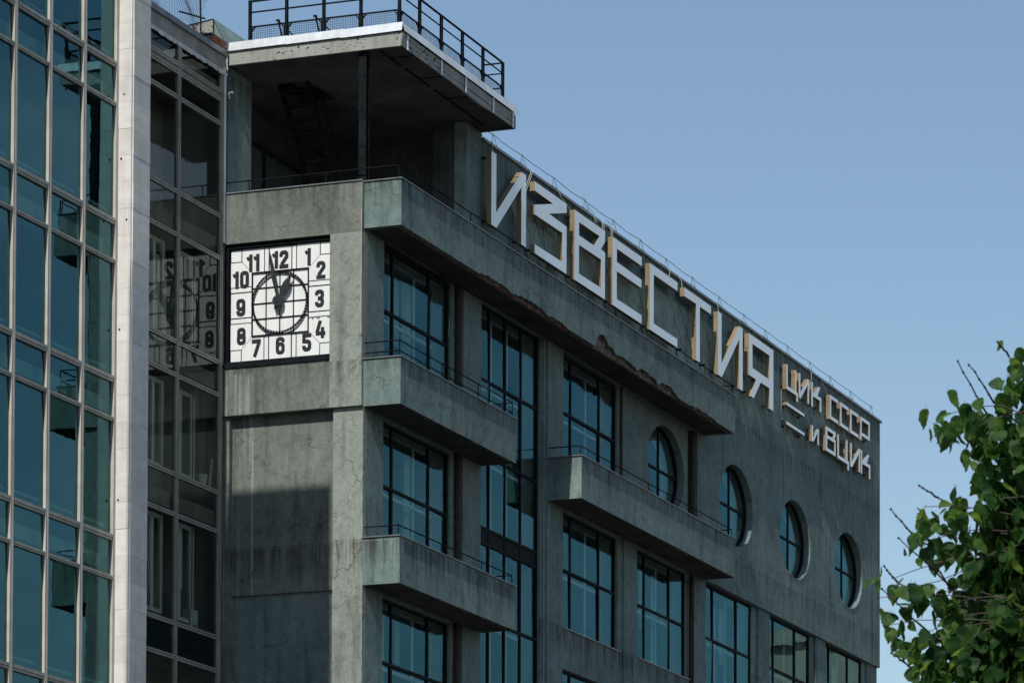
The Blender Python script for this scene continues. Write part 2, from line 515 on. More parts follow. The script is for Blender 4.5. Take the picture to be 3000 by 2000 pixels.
wall((T, -0.15, 30.55, 30.89, 0, 21.28), (T, -0.08, 30.89, 31.70, 0, 21.28))
# spandrels
OPEN = [(0.88, 4.06, 'A'), (5.44, 8.60, 'B'), (9.73, 12.95, 'C'), (14.03, 17.28, 'D'), (18.60, 21.90, 'E'), (23.12, 26.30, 'F'), (27.41, 30.55, 'G')]
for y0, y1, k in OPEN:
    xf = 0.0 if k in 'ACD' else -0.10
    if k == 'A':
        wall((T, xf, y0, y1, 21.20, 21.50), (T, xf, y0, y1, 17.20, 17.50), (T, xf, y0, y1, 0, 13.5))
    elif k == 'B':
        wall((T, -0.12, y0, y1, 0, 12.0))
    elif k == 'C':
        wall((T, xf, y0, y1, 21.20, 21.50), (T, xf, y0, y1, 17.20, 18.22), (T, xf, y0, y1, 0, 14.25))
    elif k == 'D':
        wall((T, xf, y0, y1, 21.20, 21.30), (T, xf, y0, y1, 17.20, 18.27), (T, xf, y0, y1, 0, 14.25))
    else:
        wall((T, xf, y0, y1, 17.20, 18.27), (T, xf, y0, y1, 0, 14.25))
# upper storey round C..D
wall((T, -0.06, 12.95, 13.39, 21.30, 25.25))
OCR = 1.17
OCZ = 23.81
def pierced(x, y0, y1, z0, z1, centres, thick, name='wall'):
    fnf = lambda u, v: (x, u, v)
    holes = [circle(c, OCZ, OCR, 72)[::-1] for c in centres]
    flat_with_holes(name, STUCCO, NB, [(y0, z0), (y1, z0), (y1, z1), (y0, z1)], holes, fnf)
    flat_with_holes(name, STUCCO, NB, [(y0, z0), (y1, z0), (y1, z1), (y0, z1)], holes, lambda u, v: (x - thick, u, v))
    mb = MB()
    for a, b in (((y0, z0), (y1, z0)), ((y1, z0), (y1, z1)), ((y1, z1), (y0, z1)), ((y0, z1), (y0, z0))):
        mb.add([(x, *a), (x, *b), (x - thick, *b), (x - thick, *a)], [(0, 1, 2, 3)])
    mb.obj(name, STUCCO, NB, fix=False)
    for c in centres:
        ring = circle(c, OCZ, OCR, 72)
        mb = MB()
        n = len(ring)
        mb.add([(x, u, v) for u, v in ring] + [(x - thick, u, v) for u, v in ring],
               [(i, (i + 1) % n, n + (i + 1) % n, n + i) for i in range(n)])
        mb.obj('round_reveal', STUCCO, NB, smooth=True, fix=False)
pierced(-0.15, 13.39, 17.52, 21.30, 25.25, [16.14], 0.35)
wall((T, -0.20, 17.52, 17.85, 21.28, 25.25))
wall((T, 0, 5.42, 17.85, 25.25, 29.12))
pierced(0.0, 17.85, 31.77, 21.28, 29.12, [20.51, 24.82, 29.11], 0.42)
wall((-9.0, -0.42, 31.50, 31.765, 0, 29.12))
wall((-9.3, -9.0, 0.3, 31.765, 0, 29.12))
B('roof', CONC, NB, (-8.98, -0.5, 5.45, 31.49, 28.80, 28.98))
B('coping', ZINCD, NB, (-0.42, 0.055, 5.44, 31.83, 29.12, 29.185))
# floors and inner partitions
for z in (25.2, 21.2, 17.2, 13.2):
    B('floor_slab', CEIL, NB, (-8.9, T, 0.4, 4.9, z, z + 0.25), (-8.9, T, 9.3, 31.4, z, z + 0.25))
B('floor_slab', CEIL, NB, (-8.9, T, 4.95, 9.25, 25.2, 25.24))
for y in (4.90, 9.25):
    B('inner_wall', ROOM, NB, (-6.0, T - 0.01, y, y + 0.05, 12, 25.2))
B('inner_wall', ROOM, NB, (-6.05, -6.0, 0.4, 31.4, 12, 28.8))
B('inner_wall', ROOM, NB, (-6.0, -0.6, 0.4, 0.45, 12, 25.2))
for y in (13.64, 18.2, 22.7, 27.0):
    B('column', ROOM, NB, (-1.75, -1.35, y - 0.2, y + 0.2, 12, 25.2))
# stair flights seen through the tall window
fl = MB()
for k in range(7):
    z0 = 13.45 + k * 1.95
    y0, y1 = (5.3, 8.8) if k % 2 == 0 else (8.8, 5.3)
    xx = -1.6 if k % 2 == 0 else -3.4
    fl.add([(xx, y0, z0), (xx, y1, z0 + 1.95), (xx - 1.5, y1, z0 + 1.95), (xx - 1.5, y0, z0), (xx, y0, z0 + .2), (xx, y1, z0 + 2.15), (xx - 1.5, y1, z0 + 2.15), (xx - 1.5, y0, z0 + .2)],
           [(0, 1, 2, 3), (4, 5, 6, 7), (0, 1, 5, 4), (2, 3, 7, 6), (0, 3, 7, 4), (1, 2, 6, 5)])
fl.obj('stair_flight', ROOM, NB)

# windows -----------------------------------------------------------------
WX = -0.15
def grid(y0, y1, ms):
    e = [y0] + sorted(ms) + [y1]
    return list(zip(e[:-1], e[1:]))
def window(y0, y1, z0, z1, ms, ts, inner=True, name='window', spandrels=()):
    W = FRAME
    f = MB()
    t = 0.055
    f.box(WX - .05, WX + .03, y0, y0 + t, z0, z1).box(WX - .05, WX + .03, y1 - t, y1, z0, z1)
    f.box(WX - .05, WX + .03, y0 + t, y1 - t, z0, z0 + t).box(WX - .05, WX + .03, y0 + t, y1 - t, z1 - t, z1)
    w = f.obj(name, W, NB)
    for m_ in ms:
        B('mullion', W, w, (WX - .045, WX + .026, m_ - .03, m_ + .03, z0 + t, z1 - t))
    for t_ in ts:
        B('transom', W, w, (WX - .040, WX + .032, y0 + t, y1 - t, t_ - .035, t_ + .035))
    for a, b in grid(y0 + t, y1 - t, ms):
        for c, d in grid(z0 + t, z1 - t, ts):
            if any(s0 <= (c + d) / 2 <= s1 for s0, s1 in spandrels):
                B('spandrel_panel', FRAME, w, (WX - .03, WX + .005, a + .02, b - .02, c + .02, d - .02))
                continue
            tl = [random.uniform(-.009, .009) for _ in range(4)]
            MB().add([(WX + tl[0], a, c), (WX + tl[1], b, c), (WX + tl[0] + tl[1] - tl[2] + 0 * tl[3], b, d), (WX + 2 * tl[0] - tl[2], a, d)], [(0, 1, 2, 3)]).obj('pane', GLASS, w, fix=False)
    # pale inner reveal and the second, inner window
    B('inner_reveal', REVEAL, w, (T, WX - .055, y1 + .0, y1 + .02, z0, z1)) if False else None
    B('inner_reveal', REVEAL, w, (T + .002, WX - .055, y1 - .012, y1 - .002, z0, z1), (T + .002, WX - .055, y0 + .002, y0 + .012, z0, z1), (T + .002, WX - .055, y0 + .012, y1 - .012, z1 - .012, z1 - .002))
    if inner:
        xi = T - .02
        g = MB()
        yy = [y0 + .01] + list(ms) + [y1 - .01]
        for k, v in enumerate(yy):
            g.box(xi - .04, xi, v - .035, v + .035, z0, z1)
        for v in [z0 + .04] + list(ts) + [z1 - .04]:
            for a, b in zip(yy[:-1], yy[1:]):
                g.box(xi - .035, xi - .005, a + .035, b - .035, v - .04, v + .04)
        g.obj('inner_frame', INWHITE, w)
        for a, b in zip(yy[:-1], yy[1:]):
            MB().add([(xi - .02, a, z0), (xi - .02, b, z0), (xi - .02, b, z1), (xi - .02, a, z1)], [(0, 1, 2, 3)]).obj('inner_pane', GLASS, w, fix=False)
    return w

for zt, zb in ((25.20, 21.50), (21.20, 17.50), (17.20, 13.50)):
    window(0.88, 4.06, zb, zt, [1.50, 3.16], [zt - 1.45])
window(5.44, 8.60, 12.0, 25.24, [6.10, 6.91, 7.72], [23.45, 21.64, 19.87, 19.50, 17.69, 15.88, 14.0], spandrels=((19.5, 19.87),))
window(9.73, 12.95, 21.50, 25.20, [10.40, 12.02], [23.75])
window(9.73, 12.95, 18.26, 21.20, [10.40, 12.02], [19.75])
window(9.73, 12.95, 14.25, 17.20, [10.40, 12.02], [15.75])
window(14.03, 17.28, 18.31, 21.20, [14.74, 16.30], [19.75])
window(14.03, 17.28, 14.25, 17.20, [14.74, 16.30], [15.75])
for a, b, ms in ((18.60, 21.90, [19.28, 20.92]), (23.12, 26.30, [23.60, 25.22]), (27.41, 30.55, [27.92, 29.45])):
    WX = -0.20
    window(a, b, 18.31, 21.27, ms, [19.75])
    window(a, b, 14.25, 17.20, ms, [15.75])
WX = -0.15
for a, b in ((9.73, 12.95), (14.03, 17.28)):
    B('window_sill', ZINCD, NB, (-0.12, 0.03, a - .0, b + .06, 18.225 if a < 10 else 18.275, 18.255 if a < 10 else 18.305))

def round_window(yc, xf):
    xg = xf - 0.25
    def ringpoly(r0, r1, n=64):
        return circle(yc, OCZ, r1, n), circle(yc, OCZ, r0, n)
    def ringmesh(r0, r1, xa, xb, name, m, parent):
        n = 72
        mb = MB()
        o, i_ = circle(yc, OCZ, r1, n), circle(yc, OCZ, r0, n)
        vs = [(xa, u, v) for u, v in o] + [(xa, u, v) for u, v in i_] + [(xb, u, v) for u, v in o] + [(xb, u, v) for u, v in i_]
        fs = []
        for k in range(n):
            j = (k + 1) % n
            fs += [(k, j, n + j, n + k), (2 * n + k, 3 * n + k, 3 * n + j, 2 * n + j), (n + k, n + j, 3 * n + j, 3 * n + k), (k, 2 * n + k, 2 * n + j, j)]
        mb.add(vs, fs)
        return mb.obj(name, m, parent)
    w = ringmesh(OCR - .05, OCR - .003, xg - .03, xg + .05, 'round_window', FRAME, NB)
    B('mullion', FRAME, w, (xg - .02, xg + .03, yc - .028, yc + .028, OCZ - OCR + .05, OCZ + OCR - .05))
    B('transom', FRAME, w, (xg - .025, xg + .035, yc - OCR + .05, yc + OCR - .05, OCZ - .032, OCZ + .032))
    for q in range(4):
        a0 = q * math.pi / 2
        pts = [(yc, OCZ)] + circle(yc, OCZ, OCR - .05, 16, a0, a0 + math.pi / 2, False)
        MB().add([(xg + .004, u, v) for u, v in pts], [tuple(range(len(pts)))]).obj('pane', GLASS, w, fix=False)
    # pale curved inner reveal, inner ring and glass
    n = 72
    rr = circle(yc, OCZ, OCR - .03, n)
    xb = xg - .42
    MB().add([(xg - .03, u, v) for u, v in rr] + [(xb, u, v) for u, v in rr], [(i, (i + 1) % n, n + (i + 1) % n, n + i) for i in range(n)]).obj('inner_reveal', REVEAL, w, smooth=True, fix=False)
    ringmesh(OCR - .11, OCR - .035, xb, xb + .04, 'inner_frame', INWHITE, w)
    pts = circle(yc, OCZ, OCR - .1, 48)
    MB().add([(xb + .02, u, v) for u, v in pts], [tuple(range(48))]).obj('inner_pane', GLASS, w, fix=False)
    # dark sheet sill along the bottom of the opening
    a0, a1 = -math.pi / 2 - .42, -math.pi / 2 + .78
    o = circle(yc, OCZ, OCR - .004, 18, a0, a1, False)
    i_ = circle(yc, OCZ, OCR - .022, 18, a0, a1, False)
    m_ = len(o)
    mb = MB()
    x0, x1 = xf + .012, xg + .052
    vs = [(x0, u, v) for u, v in i_] + [(x1, u, v) for u, v in i_] + [(x0, u, v) for u, v in o] + [(x1, u, v) for u, v in o]
    fs = []
    for k in range(m_ - 1):
        fs += [(k, k + 1, m_ + k + 1, m_ + k), (2 * m_ + k, 3 * m_ + k, 3 * m_ + k + 1, 2 * m_ + k + 1), (k, 2 * m_ + k, 2 * m_ + k + 1, k + 1)]
    fs += [(0, m_, 3 * m_, 2 * m_), (m_ - 1, 2 * m_ - 1, 4 * m_ - 1, 3 * m_ - 1)]
    mb.add(vs, fs).obj('sill', ZINCD, w)
round_window(16.14, -0.15)
for c in (20.51, 24.82, 29.11):
    round_window(c, 0.0)

# pale blinds and furniture in the rooms (background, only glimpsed)
rb = random.Random(3)
for y0, y1, k in OPEN:
    if k == 'B':
        continue
    for zt in (25.1, 21.1, 17.1):
        if zt > 25 and k in 'DEFG':
            continue
        y = y0 + .3
        while y < y1 - .4:
            wdt = rb.uniform(.18, .5)
            if rb.random() < .55:
                hgt = rb.choice([1.0, 1.6, 2.3, 2.9])
                B('blind', CURT, NB, (-0.86, -0.84, y, y + wdt, zt - hgt, zt))
            y += wdt + rb.uniform(.05, .5)

# balconies ---------------------------------------------------------------
DX = 0.92
def balcony(y0, y1, z0, z1, label):
    o = MB()
    t = 0.14
    o.box(0, DX, y0, y1, z0, z0 + .16)
    zz = z0 + .16
    o.box(DX - t, DX, y0, y1, zz, z1).box(0, DX - t, y0, y0 + t, zz, z1).box(0, DX - t, y1 - t, y1, zz, z1)
    b = o.obj('balcony', STUCCO, NB)
    b['label'] = label
    B('soffit_shade_sheet', SOFFIT, b, (.02, DX - .03, y0 + .03, y1 - .03, z0 - .004, z0 - .001))  # thin dark sheet added under the slab as painted shade
    c = MB()
    e = .03
    c.box(DX - t - e, DX + e, y0 - e, y1 + e, z1, z1 + .022)
    c.box(0, DX - t - e, y0 - e, y0 + t + e, z1, z1 + .022).box(0, DX - t - e, y1 - t - e, y1 + e, z1, z1 + .022)
    c.obj('coping', ZINCD, b)
    return b
def railing(parent, y0, y1, z, h, rails, posts, back=True, front=True, x=DX - .07, ret=.45):
    m = MB()
    for r_ in rails:
        zz = z + r_
        m.tube([(x, y0 + .07, zz), (x, y1 - .07, zz)], .016, 6)
        if front:
            m.tube([(0.0, y0 + .07, zz), (x, y0 + .07, zz)], .016, 6)
        if back:
            m.tube([(x - ret, y1 - .07, zz), (x, y1 - .07, zz)], .014, 6)
    for py in posts:
        m.tube([(x, py, z), (x, py, z + h)], .014, 6)
    return m.obj('railing', IRON, parent)
b1 = balcony(0.0, 5.45, 21.26, 22.31, 'short balcony beside the clock level, upper of the pair on the corner')
railing(b1, 0, 5.45, 22.33, .37, (.14, .37), (.07, 2.0, 3.7, 5.38))
b2 = balcony(0.0, 5.45, 17.26, 18.31, 'short balcony with cracked plaster end, lower of the pair on the corner')
railing(b2, 0, 5.45, 18.33, .24, (.24,), (.07, 2.0, 3.9, 5.38))
b3 = balcony(8.90, 18.32, 21.25, 22.31, 'long balcony below the round window, half sunlit end face')
railing(b3, 8.9, 18.32, 22.33, .25, (.25,), (8.97, 12.9, 15.9, 18.25))
st = MB()
# the big upper balcony: parapet with a broken lower edge over a rough brown core
Y0, Y1, Z0, Z1 = 0.0, 18.32, 25.26, 26.30
re = random.Random(11)
def broken(y):
    """height of the missing plaster at the lower edge"""
    h = 0.0
    for c, w, a in ((4.4, .8, .07), (6.2, .9, .10), (7.6, .5, .05), (10.08, .42, .40), (10.55, .35, .22), (11.3, .8, .15), (12.5, .45, .17), (12.95, .4, .12), (13.9, .5, .16), (14.3, .25, .10), (16.2, .9, .04)):
        d = abs(y - c) / w
        if d < 1:
            h = max(h, a * (1 - d ** 2) ** .6)
    return h
edge = []
y = Y0
while y < Y1 - .02:
    h = broken(y)
    edge.append((y, Z0 + (h + re.uniform(-.018, .03) * (1 if h > .02 else .12) if h > 0 else re.uniform(-.004, .004))))
    y += re.uniform(.035, .075)
edge.append((Y1, Z0))
outer = edge + [(Y1, Z1), (Y0, Z1)]
ub = empty('balcony', (0, 0, 0))
ub.parent = NB
ub['label'] = 'long top balcony under the sign with a crumbling broken lower edge'
MB().prism(outer, lambda u, v, h: (h, u, v), DX, DX - .05).obj('parapet', STUCCO, ub)
MB().box(0.0, DX - .05, 0.0, .14, Z0, Z1).obj('parapet', STUCCO, ub)
MB().box(0.0, DX - .05, Y1 - .14, Y1, Z0, Z1).obj('parapet', STUCCO, ub)
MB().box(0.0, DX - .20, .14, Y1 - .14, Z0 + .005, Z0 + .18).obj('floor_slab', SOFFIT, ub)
core = MB()
NY, NZ = 330, 12
vs, fs = [], []
for i in range(NY + 1):
    yy = .14 + (Y1 - .28) * i / NY
    for j in range(NZ + 1):
        zz = Z0 + .006 + .95 * j / NZ
        hb = broken(yy)
        d = re.uniform(0, .035) + .02 * math.sin(yy * 9 + zz * 7)
        if hb > .05 and zz - Z0 < hb:
            d += .03 + re.uniform(0, .03)
        vs.append((DX - .055 - abs(d), yy, zz))
for i in range(NY):
    for j in range(NZ):
        a = i * (NZ + 1) + j
        fs.append((a, a + NZ + 1, a + NZ + 2, a + 1))
base = len(vs)
for i in range(NY + 1):                      # ragged underside strip
    yy = .14 + (Y1 - .28) * i / NY
    vs.append((DX - .22, yy, Z0 + .004 + re.uniform(0, .012)))
for i in range(NY):
    fs.append((i * (NZ + 1), base + i, base + i + 1, (i + 1) * (NZ + 1)))
core.add(vs, fs).obj('spalled_core', SPALL, ub, fix=False)
# plaster tatters and laths hanging from the broken edge
hang = MB()
for k in range(90):
    yy = re.choice([4.4, 6.2, 8.6, 8.9, 10.1, 10.6, 11.3, 12.6, 14.0, 16.3, 17.2]) + re.uniform(-.7, .7)
    if yy < .3 or yy > 18.1:
        continue
    zz = Z0 + broken(yy) * .3
    hang.tube([(DX - .06 - re.uniform(0, .1), yy, zz + .03), (DX - .05 - re.uniform(0, .1), yy + re.uniform(-.03, .03), zz - re.uniform(.01, .07))], .005, 3)
hang.obj('hanging_lath', SPALL, ub)['kind'] = 'stuff'
B('coping', ZINCD, ub, (DX - .17, DX + .03, -.03, Y1 + .03, Z1, Z1 + .022), (0, DX - .17, -.03, .17, Z1, Z1 + .022), (0.0, DX - .17, Y1 - .17, Y1 + .03, Z1, Z1 + .022))
railing(ub, 0, 18.32, 26.32, .28, (.28,), (.07, 3.3, 5.2, 7.2, 9.05, 10.90, 12.8, 14.61, 16.44, 18.25), front=False)
# ragged plaster under the smaller balconies
for (ya, yb, zz) in ((.3, 5.2, 21.262), (.3, 5.2, 17.262), (12, 18, 21.252)):
    m = MB()
    for k in range(46):
        yy = re.uniform(ya, yb)
        m.tube([(DX - .02 - re.uniform(0, .25) ** 1.5, yy, zz + .01), (DX - .02 - re.uniform(0, .25) ** 1.5, yy + re.uniform(-.1, .1), zz - re.uniform(.002, .03))], re.uniform(.006, .016), 4)
    m.obj('plaster_tatter', SPALL, NB)['kind'] = 'stuff'

# clock side (faces -Y) ----------------------------------------------------
FX = -3.59
CX0, CX1, CZ0, CZ1 = -3.48, -0.80, 22.34, 25.17
for m_, d_ in ((BAND, (FX, -0.001, -0.08, 0.30, CZ1, 26.31)), (BAND, (FX, CX1, -0.08, 0.30, 21.27, CZ0)), (BAND, (FX, CX0, -0.08, 0.30, CZ0, CZ1)),
               (PATCH, (CX1, -0.001, -0.08, 0.30, 21.27, CZ1)), (BAND, (CX0, CX1, 0.12, 0.30, CZ0, CZ1)),
               (PATCH, (-0.745, -0.001, 0.0, 0.30, 0, 21.27)), (BAND, (FX, -3.36, 0.0, 0.30, 0, 21.27)),
               (BAND, (-3.36, -0.745, 0.13, 0.30, 17.23, 21.27)), (STUCCO, (-3.36, -0.745, 0.19, 0.30, 0, 17.23))):
    B('wall', m_, NB, d_)
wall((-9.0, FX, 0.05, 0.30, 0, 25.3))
B('coping', ZINCD, NB, (FX, -0.001, -0.105, 0.02, 26.31, 26.335))
# loggia
B('wall', STUCCO, NB, (-3.62, -3.49, 0.06, 1.02, 26.335, 29.29))
B('wall', STUCCO, NB, (-0.30, 0.0, 4.64, 5.42, 25.3, 29.29))
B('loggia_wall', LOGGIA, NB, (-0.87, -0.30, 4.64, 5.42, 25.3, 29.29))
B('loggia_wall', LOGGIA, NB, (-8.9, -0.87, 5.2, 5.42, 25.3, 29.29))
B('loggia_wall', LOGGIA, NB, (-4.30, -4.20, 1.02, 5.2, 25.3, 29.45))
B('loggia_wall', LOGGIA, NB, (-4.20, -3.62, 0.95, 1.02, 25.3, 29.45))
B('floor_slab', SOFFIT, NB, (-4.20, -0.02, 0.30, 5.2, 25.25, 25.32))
dfr = MB()
for yy in (1.15, 2.6, 4.4):
    dfr.box(-4.20, -4.11, yy - .05, yy + .05, 25.33, 28.3)
for z in (26.2, 28.3):
    dfr.box(-4.20, -4.10, 1.1, 4.45, z - .05, z + .05)
dfr.obj('door_frame', IRON, NB)
B('door_panel', LOGGIA, NB, (-4.198, -4.15, 1.2, 2.55, 26.25, 28.25))
B('door_panel', LOGGIA, NB, (-4.198, -4.15, 2.65, 4.35, 26.25, 28.25))
col = MB()
col.box(-.21, -.03, .10, .125, 26.34, 29.28).box(-.21, -.03, .235, .26, 26.34, 29.28).box(-.135, -.105, .125, .235, 26.34, 29.28)
for zc in (26.45, 27.2, 28.0, 28.8, 29.2):
    col.box(-.225, -.015, .092, .10, zc - .06, zc + .06)
    for dx in (-.2, -.15, -.09, -.04):
        col.box(dx - .01, dx + .01, .082, .092, zc - .02, zc + .02)
col.obj('steel_column', IRON, NB)
rl = MB()
rl.tube([(-3.48, 0, 26.60), (DX - .07, 0, 26.60)], .016, 6)
rl.tube([(DX - .07, 0.0, 26.60), (DX - .07, .07, 26.60)], .016, 6)
for xx in (-2.9, -0.96, DX - .07):
    rl.tube([(xx, 0, 26.33), (xx, 0, 26.60)], .014, 6)
rl.obj('railing', IRON, NB)
# steel stair to the roof hatch
sroot = empty('roof_stair', (0, 0, 0)); sroot.parent = NB
for xs in (-3.05, -2.35):
    m = MB()
    m.add([(xs, 1.35, 29.35), (xs, 1.55, 29.35), (xs, 4.2, 25.33), (xs, 4.0, 25.33), (xs + .04, 1.35, 29.35), (xs + .04, 1.55, 29.35), (xs + .04, 4.2, 25.33), (xs + .04, 4.0, 25.33)],
          [(0, 1, 2, 3), (4, 5, 6, 7), (0, 1, 5, 4), (1, 2, 6, 5), (2, 3, 7, 6), (3, 0, 4, 7)])
    m.obj('stringer', IRON, sroot)
tm = MB().box(-3.01, -2.35, -.12, .12, -.02, .02).mesh('tread', IRON)
for k in range(15):
    f_ = (k + .5) / 15
    o = link('tread', tm, sroot)
    o.location = (0, 1.45 + 2.65 * f_, 29.3 - 3.97 * f_)
hr = MB()
hr.tube([(-2.33, 1.45, 30.2), (-2.33, 4.1, 26.2)], .02, 6)
for k in range(7):
    f_ = k / 6
    hr.tube([(-2.33, 1.45 + 2.6 * f_, 29.3 - 3.9 * f_), (-2.33, 1.45 + 2.65 * f_, 30.2 - 4.0 * f_)], .013, 5)
hr.obj('handrail', IRON, sroot)
# canopy with hatch
cp = empty('canopy', (0, 0, 0)); cp.parent = NB
HX0, HX1, HY0, HY1 = -3.02, -2.22, 1.35, 2.55
ZS0, ZS1 = 29.30, 29.56
KX0, KX1, KY0, KY1 = -3.47, .885, .045, 5.36
MB().box(KX0, HX0, KY0, KY1, ZS0, ZS1).box(-4.32, KX0, .5, KY1, ZS0 + .005, ZS1).box(HX1, KX1, KY0, KY1, ZS0, ZS1).box(HX0, HX1, KY0, HY0, ZS0, ZS1).box(HX0, HX1, HY1, KY1, ZS0, ZS1).obj('slab', SOFFIT, cp)
B('soffit_trim', IRON, cp, (.26, .30, .2, 1.1, 29.275, 29.30), (.26, .30, 1.3, 2.4, 29.275, 29.30), (.26, .30, 2.6, 4.9, 29.275, 29.30),
  (.30, .86, .62, .64, 29.285, 29.30), (.30, .86, 1.9, 1.92, 29.285, 29.30), (.30, .86, 3.2, 3.22, 29.285, 29.30))
hl = MB()
hl.add([(HX0, HY0 - .1, 29.60), (HX1, HY0 - .1, 29.60), (HX1, HY1 + .1, 30.05), (HX0, HY1 + .1, 30.05)], [(0, 1, 2, 3)])
hl.obj('hatch_lid', ZINC, cp, fix=False)
B('fascia', CREAM, cp, (-3.47, .90, 0.0, .045, 29.285, 29.60))
# street-side fascia: thin boards, a buckled lower sheet and clips
for k, (za, zb, xo) in enumerate(((29.285, 29.385, .905), (29.39, 29.485, .915), (29.49, 29.60, .925))):
    m = MB()
    n = 40
    vs, fs = [], []
    for i in range(n + 1):
        yy = .0 + 5.30 * i / n
        bulge = (.035 * math.exp(-((yy - 3.3) / .75) ** 2) if k < 2 else .012 * math.exp(-((yy - 3.3) / .8) ** 2))
        sag = -.05 * math.exp(-((yy - 3.45) / .7) ** 2) if k == 0 else 0
        for (x_, z_) in ((xo + bulge, za + sag), (xo + bulge + .004, zb + sag * .4), (xo - .02, zb + sag * .4), (xo - .02, za + sag)):
            vs.append((x_, yy, z_))
    for i in range(n):
        for j in range(4):
            fs.append((i * 4 + j, (i + 1) * 4 + j, (i + 1) * 4 + (j + 1) % 4, i * 4 + (j + 1) % 4))
    fs += [(0, 1, 2, 3), (n * 4, n * 4 + 3, n * 4 + 2, n * 4 + 1)]
    m.add(vs, fs).obj('fascia_board', CREAM, cp)
for yy in (.22, 1.75, 2.85, 4.2, 5.2):
    bend = .035 * math.exp(-((yy - 3.3) / .75) ** 2)
    B('clip', ZINC, cp, (.93 + bend, .945 + bend, yy - .03, yy + .03, 29.25, 29.62))
B('fascia_board', CREAM, cp, (-.05, .90, 5.36, 5.40, 29.285, 29.60))
# upper flashing in three lapped lengths on the clock side, two on the street side
def flash(p0, p1, axis, lift, name='flashing'):
    m = MB()
    if axis == 'x':
        m.add([(p0, -.045, 29.595), (p1, -.045, 29.605 + lift), (p1, .0, 29.81 + lift), (p0, .0, 29.80), (p1, .5, 29.83 + lift), (p0, .5, 29.83)],
              [(0, 1, 2, 3), (3, 2, 4, 5)])
    else:
        m.add([(.985, p0, 29.605), (.985, p1, 29.605 + lift), (.93, p1, 29.81 + lift), (.93, p0, 29.81), (.4, p1, 29.83 + lift), (.4, p0, 29.83)],
              [(0, 1, 2, 3), (3, 2, 4, 5)])
    o = m.obj(name, ZINC, cp, fix=False)
    md = o.modifiers.new('thick', 'SOLIDIFY')
    md.thickness = .006
    return o
flash(-3.50, -1.95, 'x', 0)
flash(-1.99, -.55, 'x', .004)
flash(-.60, .93, 'x', .008)
flash(.0, 2.9, 'y', .002)
flash(2.86, 5.42, 'y', .004)
B('roof_sheet', ZINCD, cp, (-3.46, .38, .5, 5.40, 29.70, 29.828), (.38, .9, .5, 5.38, 29.70, 29.822))
bpy.data.objects.remove(bpy.data.objects[-1]) if False else None
# roof railing with mesh infill
rr = empty('roof_railing', (0, 0, 0)); rr.parent = NB
PX = [-2.98, -2.05, -1.11, -.18, .78]
PY = [1.02, 2.01, 3.00, 3.99, 4.97]
pm_ = MB().box(-.03, .03, -.03, .03, 0, .92).mesh('post', IRON)
for xx in PX:
    o = link('post', pm_, rr); o.location = (xx, .12, 29.82)
for yy in PY:
    o = link('post', pm_, rr); o.location = (.78, yy, 29.82)
top = MB()
top.box(-3.02, .81, .10, .14, 30.72, 30.76).box(.76, .80, .14, 5.0, 30.723, 30.757)
top.box(-2.98, .78, .108, .132, 30.47, 30.50).box(.768, .792, .132, 4.97, 30.473, 30.497)
top.box(.30, .76, 4.95, 4.98, 30.72, 30.75).box(.30, .76, 4.955, 4.975, 30.47, 30.495).box(.30, .76, 4.955, 4.975, 30.12, 30.145)
top.obj('rail', IRON, rr)
def meshpanel(a, b, axis):
    m = MB()
    z0, z1 = 29.84, 30.15
    n = max(2, int(round((b - a) / .055)))
    fixed = .12 if axis == 'x' else .78
    def P(u, z):
        return (u, fixed, z) if axis == 'x' else (fixed, u, z)
    for i in range(1, n):
        u = a + (b - a) * i / n
        m.tube([P(u, z0), P(u, z1)], .0042, 3)
    for j in range(1, 6):
        z = z0 + (z1 - z0) * j / 6
        m.tube([P(a, z), P(b, z)], .0042, 3)
    m.bar(P(a, z1), P(b, z1), .03).bar(P(a, z0), P(b, z0), .02).bar(P(a, z0), P(a, z1), .02).bar(P(b, z0), P(b, z1), .02)
    for (u, s) in ((a, 1), (b, -1)):
        m.bar(P(u, z1 - .1), P(u + s * .09, z1), .025)
    return m.obj('mesh_panel', IRON, rr)
for a, b in zip(PX[:-1], PX[1:]):
    meshpanel(a + .05, b - .05, 'x')
ys = [.15] + PY
for a, b in zip(ys[:-1], ys[1:]):
    meshpanel(a + .05, b - .05, 'y')
for xx in (-2.05, -1.11):
    br = MB()
    br.bar((xx - .2, .10, 30.22), (xx + .15, .16, 29.86), .03).bar((xx - .2, .10, 30.22), (xx - .12, .14, 29.84), .03).bar((xx - .25, .10, 30.225), (xx - .17, .10, 30.225), .035)
    br.bar((xx - .08, .14, 30.08), (xx - .1, .18, 29.84), .02)
    br.obj('brace', IRON, rr)
# drainpipes
dp = MB()
dp.tube([(-.0, 4.30, 12), (.0, 4.30, 25.24)], .075, 10)
for z in (14, 16.2, 19, 20.3, 23.2):
    dp.tube([(0, 4.30, z), (0, 4.30, z + .05)], .088, 10)
dp.obj('drainpipe', RUST, NB, smooth=False)
dp = MB()
dp.tube([(-.10, 17.70, 21.4), (-.10, 17.70, 25.24)], .075, 10)
dp.tube([(-.05, 13.12, 21.4), (-.05, 13.12, 25.24)], .06, 10)
for z in (22.4, 23.6, 24.5):
    dp.tube([(-.10, 17.70, z), (-.10, 17.70, z + .05)], .088, 10)
dp.obj('drainpipe', RUST, NB)
dp = MB()
dp.tube([(-.03, 17.55, 13), (-.03, 17.55, 21.2)], .07, 10)
dp.obj('drainpipe', RUST, NB)
# thin conduit on the corner edge
MB().tube([(-.012, -.095, 22.85), (-.012, -.095, 25.68)], .014, 6).obj('conduit', PINK, NB)
# door handle behind the long balcony
MB().box(-.11, -.085, 10.36, 10.44, 22.36, 22.62).box(-.10, -.06, 10.30, 10.55, 22.52, 22.545).obj('door_handle', PVC, NB)

